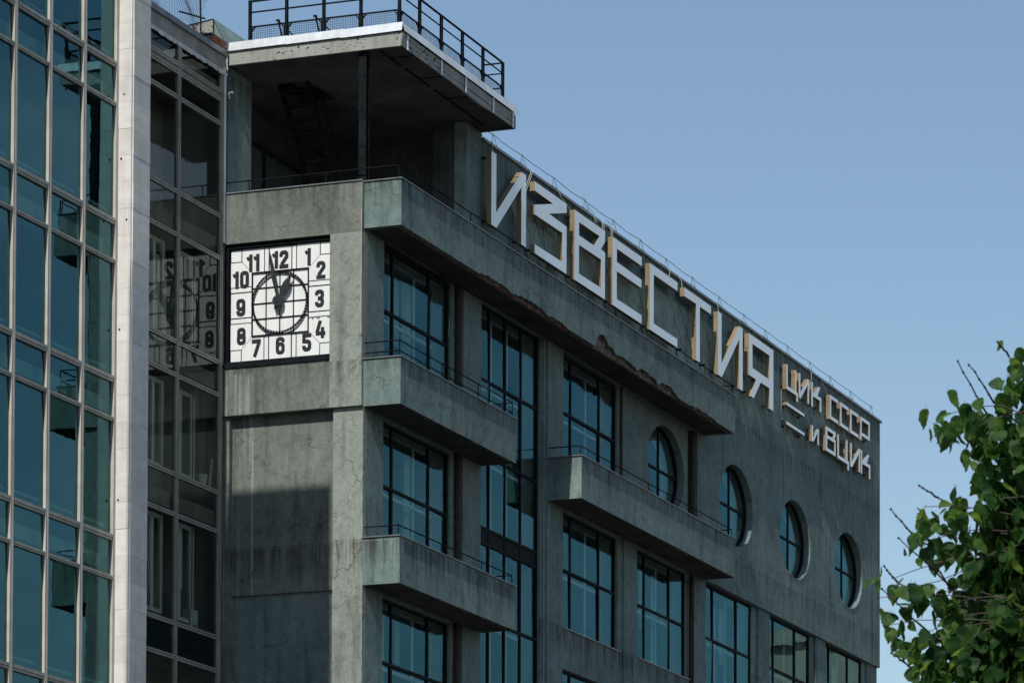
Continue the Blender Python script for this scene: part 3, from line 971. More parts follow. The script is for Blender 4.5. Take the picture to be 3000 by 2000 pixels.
# ------------------------------------------------------------------ link bay with its glazing
LK = empty('glazed_link', (-3.5, -1.7, 0), 'narrow dark glazed bay between pale stone pier and clock wall', 'building')
LX = -3.5
mull = MB()
LT = [29.02, 28.60, 28.42, 27.86, 25.76, 24.81, 22.44, 21.70, 19.50, 18.62, 16.23, 15.48, 13.2]
LM = [-3.40, -1.90, -.22]
for yy in LM:
    w_ = .05
    B('mullion', ALU, LK, (LX - .04, LX + .05, yy - w_, yy - .012, 12, 29.07), (LX - .04, LX + .035, yy - .006, yy + .006, 12, 29.07), (LX - .04, LX + .05, yy + .012, yy + w_, 12, 29.07))
for z in LT[1:]:
    for a, b in zip(LM[:-1], LM[1:]):
        B('transom', ALU, LK, (LX - .03, LX + .042, a + .05, b - .05, z - .05, z - .006), (LX - .03, LX + .046, a + .05, b - .05, z + .006, z + .05))
DARKROWS = ((21.70, 22.44), (15.48, 16.23), (18.62, 19.50))
for a, b in zip(LM[:-1], LM[1:]):
    for z1, z0 in zip(LT[:-1], LT[1:]):
        if (z0, z1) == (28.42, 28.60):
            g = MB()
            n = int((b - a - .1) / .04)
            for i in range(n):
                u = a + .06 + i * .04
                g.box(LX - .02, LX + .02, u, u + .022, z0 + .05, z1 - .05)
            g.obj('vent_grille', ALU, LK)
            B('vent_backing', BLACK, LK, (LX - .05, LX - .03, a + .05, b - .05, z0 + .05, z1 - .05))
            continue
        tl = [random.uniform(-.003, .003) for _ in range(3)]
        MB().add([(LX + tl[0], a + .05, z0), (LX + tl[1], b - .05, z0), (LX + tl[2], b - .05, z1), (LX + tl[0] + tl[2] - tl[1], a + .05, z1)], [(0, 1, 2, 3)]).obj('pane', GLASS_B, LK, fix=False)
        if (z0, z1) in ((15.48, 16.23),):
            B('spandrel_panel', SPAND, LK, (LX - .09, LX - .07, a + .05, b - .05, z0, z1))
# shallow glazed gallery behind the panes
B('inner_wall', ROOM, LK, (-5.2, -5.1, -3.4, 0.02, 12, 29.0))
B('inner_wall', ROOM, LK, (-5.1, -3.56, -3.50, -3.45, 12, 29.0))
B('inner_wall', ROOM, LK, (-5.1, -3.56, -.02, .03, 12, 29.0))
for z in (28.5, 24.95, 21.85, 18.75, 15.6):
    B('floor_slab', CONC, LK, (-5.1, -3.58, -3.4, -.05, z, z + .35))
for zb, zt in ((16.45, 18.62), (19.66, 21.6), (22.55, 24.7)):
    for ya, yb in ((-3.05, -1.95), (-1.25, -.74)):
        g = MB()
        for u in (ya, (ya + yb) / 2 + .2, yb):
            g.box(-3.86, -3.80, u - .05, u + .05, zb, zt)
        g.box(-3.85, -3.81, ya + .05, yb - .05, zt - .09, zt).box(-3.85, -3.81, ya + .05, yb - .05, zb, zb + .09)
        g.obj('inner_window_frame', INWHITE, LK)
B('blind', CURT, LK, (-3.95, -3.93, -3.0, -2.35, 17.0, 18.6))
B('blind', CURT, LK, (-3.95, -3.93, -1.22, -.95, 17.2, 18.6))
B('blind', CURT, LK, (-4.3, -4.28, -2.9, -2.2, 19.7, 21.4))
B('blind', CURT, LK, (-4.3, -4.28, -1.6, -1.1, 22.6, 24.6))
B('parapet', CONC, LK, (-8.9, LX + .02, -3.52, -.04, 29.07, 29.44))
B('coping', ZINCD, LK, (-8.9, LX + .08, -3.55, -.06, 29.44, 29.57))
# crumpled lead flashing under the parapet
m = MB()
n = 60
vs, fs = [], []
rf = random.Random(4)
for i in range(n + 1):
    yy = -3.5 + 3.42 * i / n
    a = rf.uniform(-.012, .02)
    vs += [(LX + .025, yy, 29.12), (LX + .07 + a, yy, 29.06 + rf.uniform(-.015, .015)), (LX + .055 + a * .6, yy, 29.0 + rf.uniform(-.02, .012))]
for i in range(n):
    for j in range(2):
        fs.append((i * 3 + j, (i + 1) * 3 + j, (i + 1) * 3 + j + 1, i * 3 + j + 1))
o = m.add(vs, fs).obj('flashing', ZINC, LK, fix=False)
# pipes at the junction
MB().box(-3.53, -3.445, -.155, -.085, 25.20, 29.20).obj('downpipe', PVC, LK)
MB().tube([(-3.53, -.13, 12), (-3.53, -.13, 25.1)], .055, 10).tube([(-3.56, -.13, 25.1), (-3.56, -.13, 29.0)], .03, 8).obj('render_strip', PINK, LK)
MB().tube([(-3.45, -.10, 29.45), (-3.42, -.13, 29.3), (-3.38, -.14, 29.12), (-3.43, -.14, 29.05), (-3.50, -.12, 29.12)], .012, 6).obj('cable_loop', CORD, LK)
# things left on the gallery sills
t = empty('plastic_bucket', (-3.75, -.50, 19.56), 'white plastic bucket standing on the sill inside the glazed bay', 'bucket')
MB().tube([(-3.75, -.50, 19.56), (-3.75, -.50, 19.84)], .10, 16, r2=.125).obj('pail', PVC, t)
MB().tube([(-3.75, -.50, 19.82), (-3.75, -.50, 19.86)], .135, 16).obj('rim', PVC, t)
tag(MB().tube([(-3.72, -1.28, 19.62), (-3.72, -.68, 19.62)], .035, 8).obj('plastic_tube', PVC), 'white plastic tube lying on the sill beside the bucket', 'tube')
tag(MB().tube([(-3.68, -.31, 19.56), (-3.64, -.25, 20.28)], .03, 8).obj('lamp_tube', PVC), 'slim white tube leaning upright against the pane beside the bucket', 'tube')
tag(B('carton', PVC, None, (-3.95, -3.75, -.88, -.60, 16.0, 16.78)), 'white printed carton standing inside the lower right pane', 'carton')
pr = MB()
for k in range(3):
    pr.box(-3.75, -3.745, -.80 + k * .06, -.77 + k * .06, 16.3, 16.45)
pr.obj('print', NUM, bpy.data.objects['carton'])
t = empty('office_chair', (-4.45, -1.0, 15.95), 'grey office chair seen through the lower panes', 'chair')
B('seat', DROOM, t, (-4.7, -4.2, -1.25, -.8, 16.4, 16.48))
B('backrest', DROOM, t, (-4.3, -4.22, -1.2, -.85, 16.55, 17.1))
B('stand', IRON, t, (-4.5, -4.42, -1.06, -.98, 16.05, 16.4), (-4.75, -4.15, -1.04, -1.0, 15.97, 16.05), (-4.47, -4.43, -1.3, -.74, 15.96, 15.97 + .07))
tag(B('cabinet', WOOD, None, (-4.75, -4.3, -2.4, -1.5, 15.95, 17.05)), 'brown wooden cabinet behind the lower left panes', 'cabinet')

# brick stub, sheet hood and wire fence on the roof edge
BS = empty('brick_stub', (-3.5, -.25, 29.57), 'crumbling red brick stub on the roof edge beside the canopy', 'chimney')
B('mortar', MORTAR, BS, (-4.0, -3.53, -.50, .0, 29.572, 29.80))
bm_ = MB().box(-.06, .06, -.115, .115, -.032, .032).mesh('brick', BRICK)
for r_ in range(3):
    for c in range(2):
        o = link('brick', bm_, BS)
        o.location = Vector((-3.55 + random.uniform(-.01, .015), -.38 + c * .25 - (r_ % 2) * .06, 29.62 + r_ * .075)) - Vector((-3.5, -.25, 29.57))
        o.rotation_euler = (0, 0, random.uniform(-.06, .06))
B('slate_cap', ZINCD, BS, (-4.0, -3.52, -.56, .04, 29.81, 29.84))
hd = empty('sheet_hood', (-4.4, .9, 29.57), 'green sheet metal roof hood beside the canopy railing', 'roof hood')
MB().add([(-4.05, .3, 30.50), (-4.9, .3, 30.40), (-4.9, .32, 29.58), (-4.05, .32, 29.58)], [(0, 1, 2, 3)]).obj('front_sheet', CREAM, hd, fix=False)
MB().add([(-4.03, .28, 30.52), (-3.55, .32, 29.6), (-3.55, 1.9, 29.6), (-4.03, 1.9, 30.52)], [(0, 1, 2, 3)]).add([(-4.03, .28, 30.525), (-4.03, 1.9, 30.525), (-4.92, 1.9, 30.42), (-4.92, .28, 30.42)], [(0, 1, 2, 3)]).add([(-4.03, .33, 30.5), (-3.56, .33, 29.6), (-4.03, .33, 29.6)], [(0, 1, 2)]).obj('slope_sheet', GREEN, hd, fix=False)
fc = empty('wire_fence', (-3.6, -1.8, 29.57), 'torn wire netting with leaning rusty post on the roof edge', 'fence')
MB().tube([(-3.56, -.93, 29.57), (-3.6, -.93, 30.9)], .018, 6).obj('post', RUST, fc)
MB().tube([(-3.56, -3.2, 29.57), (-3.6, -3.2, 30.9)], .018, 6).obj('post', RUST, fc)
MB().bar((-3.58, -1.75, 29.86), (-3.58, -.75, 30.08), .03).bar((-3.55, -1.0, 29.62), (-3.55, -.84, 29.62), .03).obj('crossbar', RUST, fc)
nt_ = MB()
for k in range(34):
    a = -3.2 + k * .072
    for j in range(14):
        z = 29.66 + j * .085
        def W(y, z_):
            return (-3.6 + .07 * math.sin(y * 4 + z_ * 3), y + .03 * math.sin(z_ * 11 + y), z_ + .03 * math.sin(y * 7))
        if a > -1.0 and z < 29.9:
            continue
        s = .036 if j % 2 else 0
        nt_.tube([W(a + s, z), W(a + .036 + s, z + .085)], .0032, 3, close=False)
        nt_.tube([W(a + .036 + s, z + .085), W(a + .072 + s, z)], .0032, 3, close=False)
nt_.obj('netting', WIRE, fc, fix=False)
lb = MB()
lb.tube([(-3.36, .05, 28.66), (-3.30, -.22, 28.55), (-3.18, -.26, 28.56)], .018, 6).tube([(-3.30, -.22, 28.55), (-3.35, -.1, 28.48)], .018, 6)
tag(lb.obj('lamp_bracket', ZINC), 'small bent metal bracket on the loggia side pier', 'bracket')

# ------------------------------------------------------------------ glass office building
GB = empty('glass_office_building', (-3.5, -8, 0), 'tall teal glass office block with pale mullions and a limestone end pier', 'building')
GX = -3.5
GY = [-4.26 - .068]
GY = [-4.24, -5.39, -6.56, -7.72, -8.88, -10.04, -11.2, -12.36, -13.5]
ZT = []
for k in range(-2, 5):
    ZT += [27.73 - 3.38 * k, 26.87 - 3.38 * k]
ZT = sorted(z for z in ZT if 10 < z < 34)
ZLO, ZHI = 10.5, 33.5
for i, yy in enumerate(GY):
    w_ = .05 if i else .035
    B('mullion', ALUW, GB, (GX - .05, GX + .065, yy - w_, yy - .008, ZLO, ZHI), (GX - .05, GX + .055, yy - .008, yy + .008, ZLO, ZHI), (GX - .05, GX + .07, yy + .008, yy + w_, ZLO, ZHI))
for z in ZT:
    thick = abs(((27.73 - z) / 3.38) - round((27.73 - z) / 3.38)) < .02
    h = .065 if thick else .045
    for a, b in zip(GY[1:], GY[:-1]):
        B('transom', ALU, GB, (GX - .04, GX + .055, a + .05, b - .05, z - h, z - h * .25), (GX - .04, GX + .066, a + .05, b - .05, z - h * .1, z + h))
for a, b in zip(GY[1:], GY[:-1]):
    for z0, z1 in zip([ZLO] + ZT, ZT + [ZHI]):
        tl = [random.uniform(-.007, .007) for _ in range(3)]
        MB().add([(GX + tl[0], a + .05, z0), (GX + tl[1], b - .05, z0), (GX + tl[2], b - .05, z1), (GX + tl[0] + tl[2] - tl[1], a + .05, z1)], [(0, 1, 2, 3)]).obj('pane', GLASS_T, GB, fix=False)
for k in range(-1, 5):
    z = 27.1 - 3.38 * k
    B('floor_slab', CEIL, GB, (-12, GX - .25, -13.5, -3.55, z, z + .3), (-12, -5.3, -3.55, -1.7, z, z + .3))
    B('window_ledge', CEIL, GB, (GX - .4, GX - .12, -13.5, -4.3, z - 2.52, z - 2.46))
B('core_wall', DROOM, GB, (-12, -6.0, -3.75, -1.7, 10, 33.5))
B('end_wall', ROOM, GB, (-6.0, -5.25, -1.7, -1.6, 10, 33.5))
B('inner_wall', ROOM, GB, (-5.25, GX - .06, -3.58, -3.53, 10, 33.5))
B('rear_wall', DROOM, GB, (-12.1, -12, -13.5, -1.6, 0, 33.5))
B('side_wall', CONC, GB, (-12.1, GX + .05, -13.75, -13.5, 0, 33.5))
B('base_wall', CONC, GB, (-12, GX, -13.5, -3.55, 0, 10.5))
B('roof', CONC, GB, (-12.1, GX + .1, -13.75, -3.55, 33.5, 34.0))
# pier of limestone slabs: a core with one object per slab
B('pier_core', CONC, GB, (GX - .05, -3.135, -4.16, -3.55, 0, 34.5))
fm = MB().box(-.205, .205, -.02, .02, -.2845, .2845).mesh('stone_slab', STONE)
sm = MB().box(-.02, .02, -.3025, .3025, -.2845, .2845).mesh('stone_slab', STONE)
off = Vector((-3.5, -8, 0))
k = 0
z = 9.2
while z < 34.3:
    j1, j2 = random.uniform(-.004, .004), random.uniform(-.004, .004)
    o = link('stone_slab', fm, GB)
    o.location = Vector((-3.325, -4.182 + j1, z + .285)) - off
    o.rotation_euler = (random.uniform(-.004, .004), 0, 0)
    o = link('stone_slab', sm, GB)
    o.location = Vector((-3.113 + j2, -3.857, z + .285)) - off
    z += .572
    k += 1

hm = MB().tube([(0, -.003, 0), (0, .004, 0)], .022, 10).mesh('drill_hole', BLACK)
for xz in ((-3.35, 29.3), (-3.36, 25.72), (-3.37, 22.05), (-3.37, 18.4), (-3.30, 27.1), (-3.22, 24.4)):
    o = link('drill_hole', hm, GB)
    o.location = Vector((xz[0], -4.208, xz[1])) - off
    q = random.uniform(.5, 1.0) if xz[0] > -3.34 else 1.0
    o.scale = (q, 1, q)

# ------------------------------------------------------------------ outside the frame: an added tower casts the shadow, houses fill the reflections
CASTER = empty('shadow_caster_tower', (-.7, -16.2, 0), 'slim grey concrete tower added left of view to shadow the clock wall', 'tower')
B('caster_shaft', CONC, CASTER, (-1.90, .63, -17.0, -15.4, 0, 38.15))
B('roof', ZINCD, CASTER, (-1.90, .63, -17.0, -15.4, 38.15, 38.20))
for z in range(4, 36, 4):
    B('window', SPAND, CASTER, (-1.2, -.2, -17.03, -16.99, z, z + 1.6))
def street_house(name, label, x0, x1, y0, y1, z1, m, nx, nz):
    r_ = empty(name, ((x0 + x1) / 2, y0, 0), label, 'building')
    B('wall', m, r_, (x0, x1, y0, y1, 0, z1))
    B('cornice', m, r_, (x0 - .3, x1 + .3, y0 - .3, y0, z1 - .6, z1 + .1))
    w = (x1 - x0) / nx
    ym = y0 + off.x + 3.5
    wm = MB().box(-w * .25, w * .25, -.04, .02, 0, 1.9).mesh('window', SPAND)
    for i in range(nx):
        for j in range(nz):
            o = link('window', wm, r_)
            o.location = (x0 + w * (i + .5) - (x0 + x1) / 2, 0, 2 + j * (z1 - 3.5) / nz)
    return r_
street_house('corner_house', 'pale rose plastered street house right of view', 0.5, 21.8, 75, 92, 32.0, ROSE, 7, 8)
street_house('low_house', 'lower rose plastered street house right of view', 22.1, 38, 78, 92, 29.4, ROSE, 6, 7)

# ------------------------------------------------------------------ clock
CK = empty('wall_clock', (-2.1, .05, 22.34), 'large square white clock with black numerals set in the corner wall', 'clock')
FX0, FX1, FZ0, FZ1 = -3.375, -.83, 22.49, 25.06
FW, FH = FX1 - FX0, FZ1 - FZ0
FY = .03
def cx(u): return FX0 + FW * u
def cz(v): return FZ1 - FH * v
m = MB()
m.box(CX0 + .003, CX1 - .003, -.02, .118, FZ1 + .012, CZ1 - .003)
m.box(CX0 + .003, FX0 - .01, -.05, .118, FZ0, FZ1 + .012).box(FX1 + .008, CX1 - .003, -.05, .118, FZ0, FZ1 + .012)
m.obj('case', BLACK, CK)
B('ledge', IRON, CK, (CX0 - .0, CX1 - .003, -.11, .118, CZ0 + .003, FZ0 - .06), (CX0 + .01, CX1 - .01, -.075, .118, FZ0 - .06, FZ0 - .005))
B('backing', BLACK, CK, (FX0 - .01, FX1 + .008, FY + .02, .117, FZ0 - .005, FZ1 + .012))
gap = .0035
def plate(u0, u1, v0, v1, name='face_plate', dy=0.0):
    return B(name, ENAMEL, CK, (cx(u0) + .015, cx(u1) - .015, FY + dy + random.uniform(-.002, .002), FY + .02, cz(v1) + .015, cz(v0) - .015))
def plate_poly(pts, name='face_plate'):
    j = random.uniform(-.002, .002)
    c = (sum(p[0] for p in pts) / len(pts), sum(p[1] for p in pts) / len(pts))
    q = [(cx(c[0] + (u - c[0]) * .968), cz(c[1] + (v - c[1]) * .968)) for u, v in pts]
    return MB().prism(q, lambda a, b, h: (a, h, b), FY + .02, FY + j).obj(name, ENAMEL, CK)
c_, s0, s1, s2, s3, i0, i1 = .112, .335, .383, .608, .656, .222, .775
for a in ((0, c_), (1 - c_, 1)):
    for b in ((0, c_), (1 - c_, 1)):
        plate(a[0], a[1], b[0], b[1])
# mid plates: 12, 6 / 9, 3 and the slim strips beside them
plate(s1, s2, 0, i0); plate(s1, s2, i1, 1)
plate(0, i0, s1, s2); plate(i1, 1, s1, s2)
for a, b in ((s0, s1), (s2, s3)):
    plate(a, b, 0, i0); plate(a, b, i1, 1)
    plate(0, i0, a, b); plate(i1, 1, a, b)
# corner pairs with a diagonal seam
def corner(fu, fv):
    A = [(c_, 0), (s0, 0), (s0, i0), (i0, i0), (c_, c_)]
    A2 = [(v, u) for u, v in A]
    for P_ in (A, A2):
        plate_poly([(fu(u), fv(v)) for u, v in P_])
idt, inv = (lambda u: u), (lambda u: 1 - u)
S3 = lambda u: {s0: s3, i0: i1, c_: 1 - c_, 0: 1}.get(u, 1 - u)
corner(idt, idt); corner(S3, idt); corner(idt, S3); corner(S3, S3)
# inner square of sixteen panes
gu = [i0, .358, .494, .630, i1]
for a, b in zip(gu[:-1], gu[1:]):
    for c, d in zip(gu[:-1], gu[1:]):
        plate(a - .003, b + .003, c - .003, d + .003, 'dial_pane', .004)
fr = MB()
for (a, b, c, d) in ((i0 - .006, i1 + .006, i0 - .006, i0 + .002), (i0 - .006, i1 + .006, i1 - .002, i1 + .006)):
    fr.box(cx(a), cx(b), FY - .03, FY + .01, cz(d), cz(c))
for (a, b) in ((i0 - .006, i0 + .002), (i1 - .002, i1 + .006)):
    fr.box(cx(a), cx(b), FY - .03, FY + .01, cz(i1 - .002), cz(i0 + .002))
fr.obj('dial_frame', BLACK, CK)
for g_ in gu[1:-1]:
    B('dial_bar', BLACK, CK, (cx(g_) - .0085, cx(g_) + .0085, FY - .02, FY + .012, cz(i1 - .003), cz(i0 + .003)))
    B('dial_bar', BLACK, CK, (cx(i0 + .003), cx(i1 - .003), FY - .017, FY + .012, cz(g_) - .0085, cz(g_) + .0085))
DCX, DCZ = cx(.4985), cz(.4985)
# minute ring: two hoops joined by sixty rungs
def hoop(r0, r1, ya, yb):
    n = 96
    mb = MB()
    o_, i_ = circle(DCX, DCZ, r1, n), circle(DCX, DCZ, r0, n)
    vs = [(u, ya, v) for u, v in o_] + [(u, ya, v) for u, v in i_] + [(u, yb, v) for u, v in o_] + [(u, yb, v) for u, v in i_]
    fs = []
    for k in range(n):
        j = (k + 1) % n
        fs += [(k, j, n + j, n + k), (2 * n + k, 3 * n + k, 3 * n + j, 2 * n + j), (n + k, n + j, 3 * n + j, 3 * n + k), (k, 2 * n + k, 2 * n + j, j)]
    return mb.add(vs, fs)
rg = hoop(.696, .710, FY - .05, FY - .03)
rg.obj('minute_ring', BLACK, CK)
ri = hoop(.664, .674, FY - .05, FY - .03)
for k in range(60):
    a = 2 * math.pi * k / 60
    d = .024
    u, v = math.cos(a), math.sin(a)
    p_, q_ = (-v, u), (u, v)
    c = [(DCX + q_[0] * r_ + p_[0] * s, DCZ + q_[1] * r_ + p_[1] * s) for r_, s in ((.671, -d), (.699, -d), (.699, d), (.671, d))]
    ri.prism(c, lambda a_, b_, h: (a_, h, b_), FY - .047, FY - .033)
ri.obj('minute_ring', BLACK, CK)
def hand(ang, prof, y0_, th, name):
    u = (math.sin(ang), math.cos(ang))
    p_ = (math.cos(ang), -math.sin(ang))
    L_ = [(HXc + u[0] * r_ + p_[0] * w, HZc + u[1] * r_ + p_[1] * w) for r_, w in prof]
    R_ = [(HXc + u[0] * r_ - p_[0] * w, HZc + u[1] * r_ - p_[1] * w) for r_, w in reversed(prof)]
    MB().prism(L_ + R_, lambda a_, b_, h: (a_, h, b_), y0_, y0_ + th).obj(name, NUM, CK)
HXc, HZc = DCX, DCZ
hand(R(-11), [(-.23, .004), (-.12, .04), (0, .02), (.15, .022), (.52, .05), (.75, .042), (1.26, .004)], FY - .125, .012, 'minute_hand')
hand(R(29), [(-.21, .004), (-.1, .045), (0, .03), (.12, .04), (.34, .095), (.45, .085), (.655, .004)], FY - .105, .012, 'hour_hand')
MB().prism(circle(DCX, DCZ, .125, 32), lambda a_, b_, h: (a_, h, b_), FY - .14, FY - .08).prism(circle(DCX, DCZ, .03, 12), lambda a_, b_, h: (a_, h, b_), FY - .155, FY - .14).prism(circle(DCX, DCZ, .045, 12), lambda a_, b_, h: (a_, h, b_), FY - .08, FY + .01).obj('hub', NUM, CK)

# numerals: thick strokes with clean joints
def offset_path(pts, w, closed):
    q = [pts[0]]
    for p in pts[1:]:
        if (Vector(p) - Vector(q[-1])).length > 1e-5:
            q.append(p)
    if closed and (Vector(q[0]) - Vector(q[-1])).length < 1e-5:
        q.pop()
    pts = q
    n = len(pts)
    L_, R_ = [], []
    for i in range(n):
        p = Vector(pts[i])
        a = Vector(pts[i - 1]) if (i > 0 or closed) else None
        b = Vector(pts[(i + 1) % n]) if (i < n - 1 or closed) else None
        d1 = (p - a).normalized() if a is not None else None
        d2 = (b - p).normalized() if b is not None else None
        if d1 is None: d1 = d2
        if d2 is None: d2 = d1
        t = (d1 + d2)
        t = t.normalized() if t.length > 1e-6 else d1
        nn = Vector((-t.y, t.x))
        c = max(.35, nn.dot(Vector((-d1.y, d1.x))))
        L_.append(p + nn * (w / 2 / c))
        R_.append(p - nn * (w / 2 / c))
    return L_, R_
def corner_arc(c, r, a0, a1, n=4):
    return [(c[0] + r * math.cos(R(a0 + (a1 - a0) * i / n)), c[1] + r * math.sin(R(a0 + (a1 - a0) * i / n))) for i in range(n + 1)]
def rrect(x0, x1, z0, z1, r):
    return corner_arc((x1 - r, z1 - r), r, 0, 90) + corner_arc((x0 + r, z1 - r), r, 90, 180) + corner_arc((x0 + r, z0 + r), r, 180, 270) + corner_arc((x1 - r, z0 + r), r, 270, 360)
DW, DH, DT = .225, .39, .082
def digit(ch):
    a = DT / 2
    l, r_, b, t, mid = a, DW - a, a, DH - a, DH / 2
    q = .052
    S = []
    if ch == '0': S.append((rrect(l, r_, b, t, q), True))
    if ch == '1':
        S.append(([(.155, 0), (.155, DH)], False)); S.append(([(.113, DH - .075), (.06, DH - .105)], False))
    if ch == '2':
        S.append(([(l, DH * .66)] + corner_arc((l + q, t - q), q, 180, 90) + corner_arc((r_ - q, t - q), q, 90, 0) + [(r_, DH * .64), (l + .012, a * 1.9)], False)); S.append(([(0, a * .82), (DW, a * .82)], False))
    if ch == '3':
        S.append(([(l, DH * .70)] + corner_arc((l + q, t - q), q, 180, 90) + corner_arc((r_ - q, t - q), q, 90, 0) + corner_arc((r_ - q, mid + q + .012), q, 0, -70), False))
        S.append(([(l, DH * .30)] + corner_arc((l + q, b + q), q, 180, 270) + corner_arc((r_ - q, b + q), q, 270, 360) + corner_arc((r_ - q, mid - q - .012), q, 0, 70), False))
        S.append(([(l + .03, mid), (r_ - .02, mid)], False))
    if ch == '4':
        S.append(([(DW * .50, DH), (a * .7, .125)], False)); S.append(([(0, .105), (DW * 1.06, .105)], False)); S.append(([(r_ - .015, 0), (r_ - .015, DH * .62)], False))
    if ch == '5':
        S.append(([(DW, t + .006), (0, t + .006)], False)); S.append(([(l, t - .035), (l, mid - .01)], False))
        S.append(([(l + .045, mid + .022)] + corner_arc((r_ - q, mid + .022 - q), q, 90, 0) + corner_arc((r_ - q, b + q), q, 0, -90) + corner_arc((l + q, b + q), q, 270, 180) + [(l, DH * .32)], False))
    if ch == '6':
        S.append((rrect(l, r_, b, mid + .035, q), True))
        S.append(([(l, mid - .02), (l, t - q)] + corner_arc((l + q, t - q), q, 180, 90) + corner_arc((r_ - q, t - q), q, 90, 0) + [(r_, DH * .70)], False))
    if ch == '7':
        S.append(([(0, t), (DW, t)], False)); S.append(([(r_ - .002, t - .03), (DW * .30, 0)], False))
    if ch == '8':
        S.append((rrect(l, r_, b, mid + .018, q), True)); S.append((rrect(l + .006, r_ - .006, mid - .018, t, q), True))
    if ch == '9':
        S = [([(DW - x, DH - z) for x, z in P_], cl) for P_, cl in digit('6')]
    return S
def numeral(txt, u, v):
    w_all = sum((.155 if c == '1' else DW) for c in txt) + .022 * (len(txt) - 1)
    x0 = cx(u) - w_all / 2
    z0 = cz(v) - DH / 2
    mb = MB()
    lay = 0
    for c in txt:
        ox = x0 - (.055 if c == '1' else 0)
        for pts, cl in digit(c):
            L_, R_ = offset_path(pts, DT, cl)
            n = len(L_)
            yf = FY - .010 - lay * .0004
            lay += 1
            vs = [(ox + p.x, yf, z0 + p.y) for p in L_] + [(ox + p.x, yf, z0 + p.y) for p in R_]
            vs += [(ox + p.x, FY - .002, z0 + p.y) for p in L_] + [(ox + p.x, FY - .002, z0 + p.y) for p in R_]
            fs = []
            for i in range(n if cl else n - 1):
                j = (i + 1) % n
                fs += [(i, j, n + j, n + i), (i, 2 * n + i, 2 * n + j, j), (n + i, n + j, 3 * n + j, 3 * n + i)]
            if not cl:
                fs += [(0, n, 3 * n, 2 * n), (n - 1, 3 * n - 1, 4 * n - 1, 2 * n - 1)]
            mb.add(vs, fs)
        x0 += (.155 if c == '1' else DW) + .022
    return mb.obj('numeral', NUM, CK, fix=False)
for txt, u, v in (('12', .496, .120), ('1', .772, .122), ('2', .898, .245), ('3', .885, .495), ('4', .895, .768), ('5', .762, .872), ('6', .50, .880), ('7', .262, .882), ('8', .112, .768), ('9', .105, .512), ('10', .105, .268), ('11', .228, .128)):
    numeral(txt, u, v)
# flaked enamel under the 3
fk = MB()
for (ua, ub_) in ((.785, .80), (.80, .84), (.85, .90), (.955, 1.0)):
    q = [(cx(ua), cz(.655)), (cx(ub_), cz(.652)), (cx(ub_ - .012), cz(.668)), (cx((ua + ub_) / 2), cz(.676)), (cx(ua + .006), cz(.666))]
    fk.prism(q, lambda a_, b_, h: (a_, h, b_), FY - .0045, FY - .002)
fk.obj('flaked_patch', ZINCD, CK)

# ------------------------------------------------------------------ the sign
def letter(ch, y0, z0, outer, holes, xf, xb, label, group):
    root = empty('sign_letter', (xf, y0, z0), label, 'sign letter', group)
    loops = [outer] + holes
    flat = [p for l in loops for p in l]
    tri = tessellate_polygon([[Vector((u, v, 0)) for u, v in l] for l in loops])
    face = MB().add([(xf, y0 + u, z0 + v) for u, v in flat], tri)
    fo = face.obj('letter_face', PANEL, root, fix=False)
    me = fo.data
    if me.polygons and me.polygons[0].normal.x < 0:
        me.flip_normals()
    sd = MB()
    for l in loops:
        n = len(l)
        vs = [(xf - .003, y0 + u, z0 + v) for u, v in l] + [(xb, y0 + u, z0 + v) for u, v in l]
        sd.add(vs, [(i, (i + 1) % n, n + (i + 1) % n, n + i) for i in range(n)])
        # shadow-gap lip between face and casing
        vs = [(xf, y0 + u, z0 + v) for u, v in l] + [(xf - .003, y0 + u, z0 + v) for u, v in l]
        sd.add(vs, [(i, (i + 1) % n, n + (i + 1) % n, n + i) for i in range(n)])
    sd.add([(xb, y0 + u, z0 + v) for u, v in flat], tri)
    # rivets on the sides that face the corner
    H_ = max(v for u, v in outer)
    sd.obj('casing', BRASS, root, fix=False)
    rv = MB()
    for l in loops:
        for i in range(len(l)):
            a, b = Vector(l[i]), Vector(l[(i + 1) % len(l)])
            if abs(a.x - b.x) < .02 and abs(a.y - b.y) > .25:
                n = max(2, int(abs(a.y - b.y) / .22))
                for k in range(n):
                    p = a.lerp(b, (k + .5) / n)
                    for s in (-1, 1):
                        rv.box(xf - .03, xf - .018, y0 + p.x - .004, y0 + p.x + .004, z0 + p.y - .006, z0 + p.y + .006)
                        break
                # sheet joint
                zj = z0 + (a.y + b.y) / 2 + .17
                rv.box(xb, xf - .004, y0 + a.x - .0025, y0 + a.x + .0025, zj - .004, zj + .004)
    if rv.v:
        rv.obj('rivet', NUM, root)
    us = [u for u, v in outer]
    for u in (min(us) + .1, max(us) - .1):
        for v in (.12, H_ - .12):
            B('bracket', IRON, root, (0.0, xb, y0 + u - .03, y0 + u + .03, z0 + v - .02, z0 + v + .02))
    return root
BIGX, BIGB = .30, .165
ZB = 27.025
H1 = 1.775
def I_(w, h, s=.245, lo=.37):
    return [(0, 0), (s + .02, 0), (w - s, h - lo), (w - s, 0), (w, 0), (w, h), (w - s + .01, h), (s, lo), (s, h), (0, h)]
V_out = [(0, 0), (1.73, 0), (1.73, 1.22), (1.50, 1.235), (1.73, 1.52), (1.73, H1), (0, H1)]
V_h = [[(.25, 1.54), (1.41, 1.545), (1.10, 1.205), (.25, 1.20)], [(.25, .96), (1.50, .97), (1.50, .235), (.25, .225)]]
Z_out = [(0, 0), (1.72, 0), (1.72, 1.20), (.76, 1.22), (1.72, 1.55), (1.72, H1), (0, H1), (0, 1.55), (.99, 1.54), (0, 1.20), (0, .96), (1.49, .97), (1.49, .24), (0, .22)]
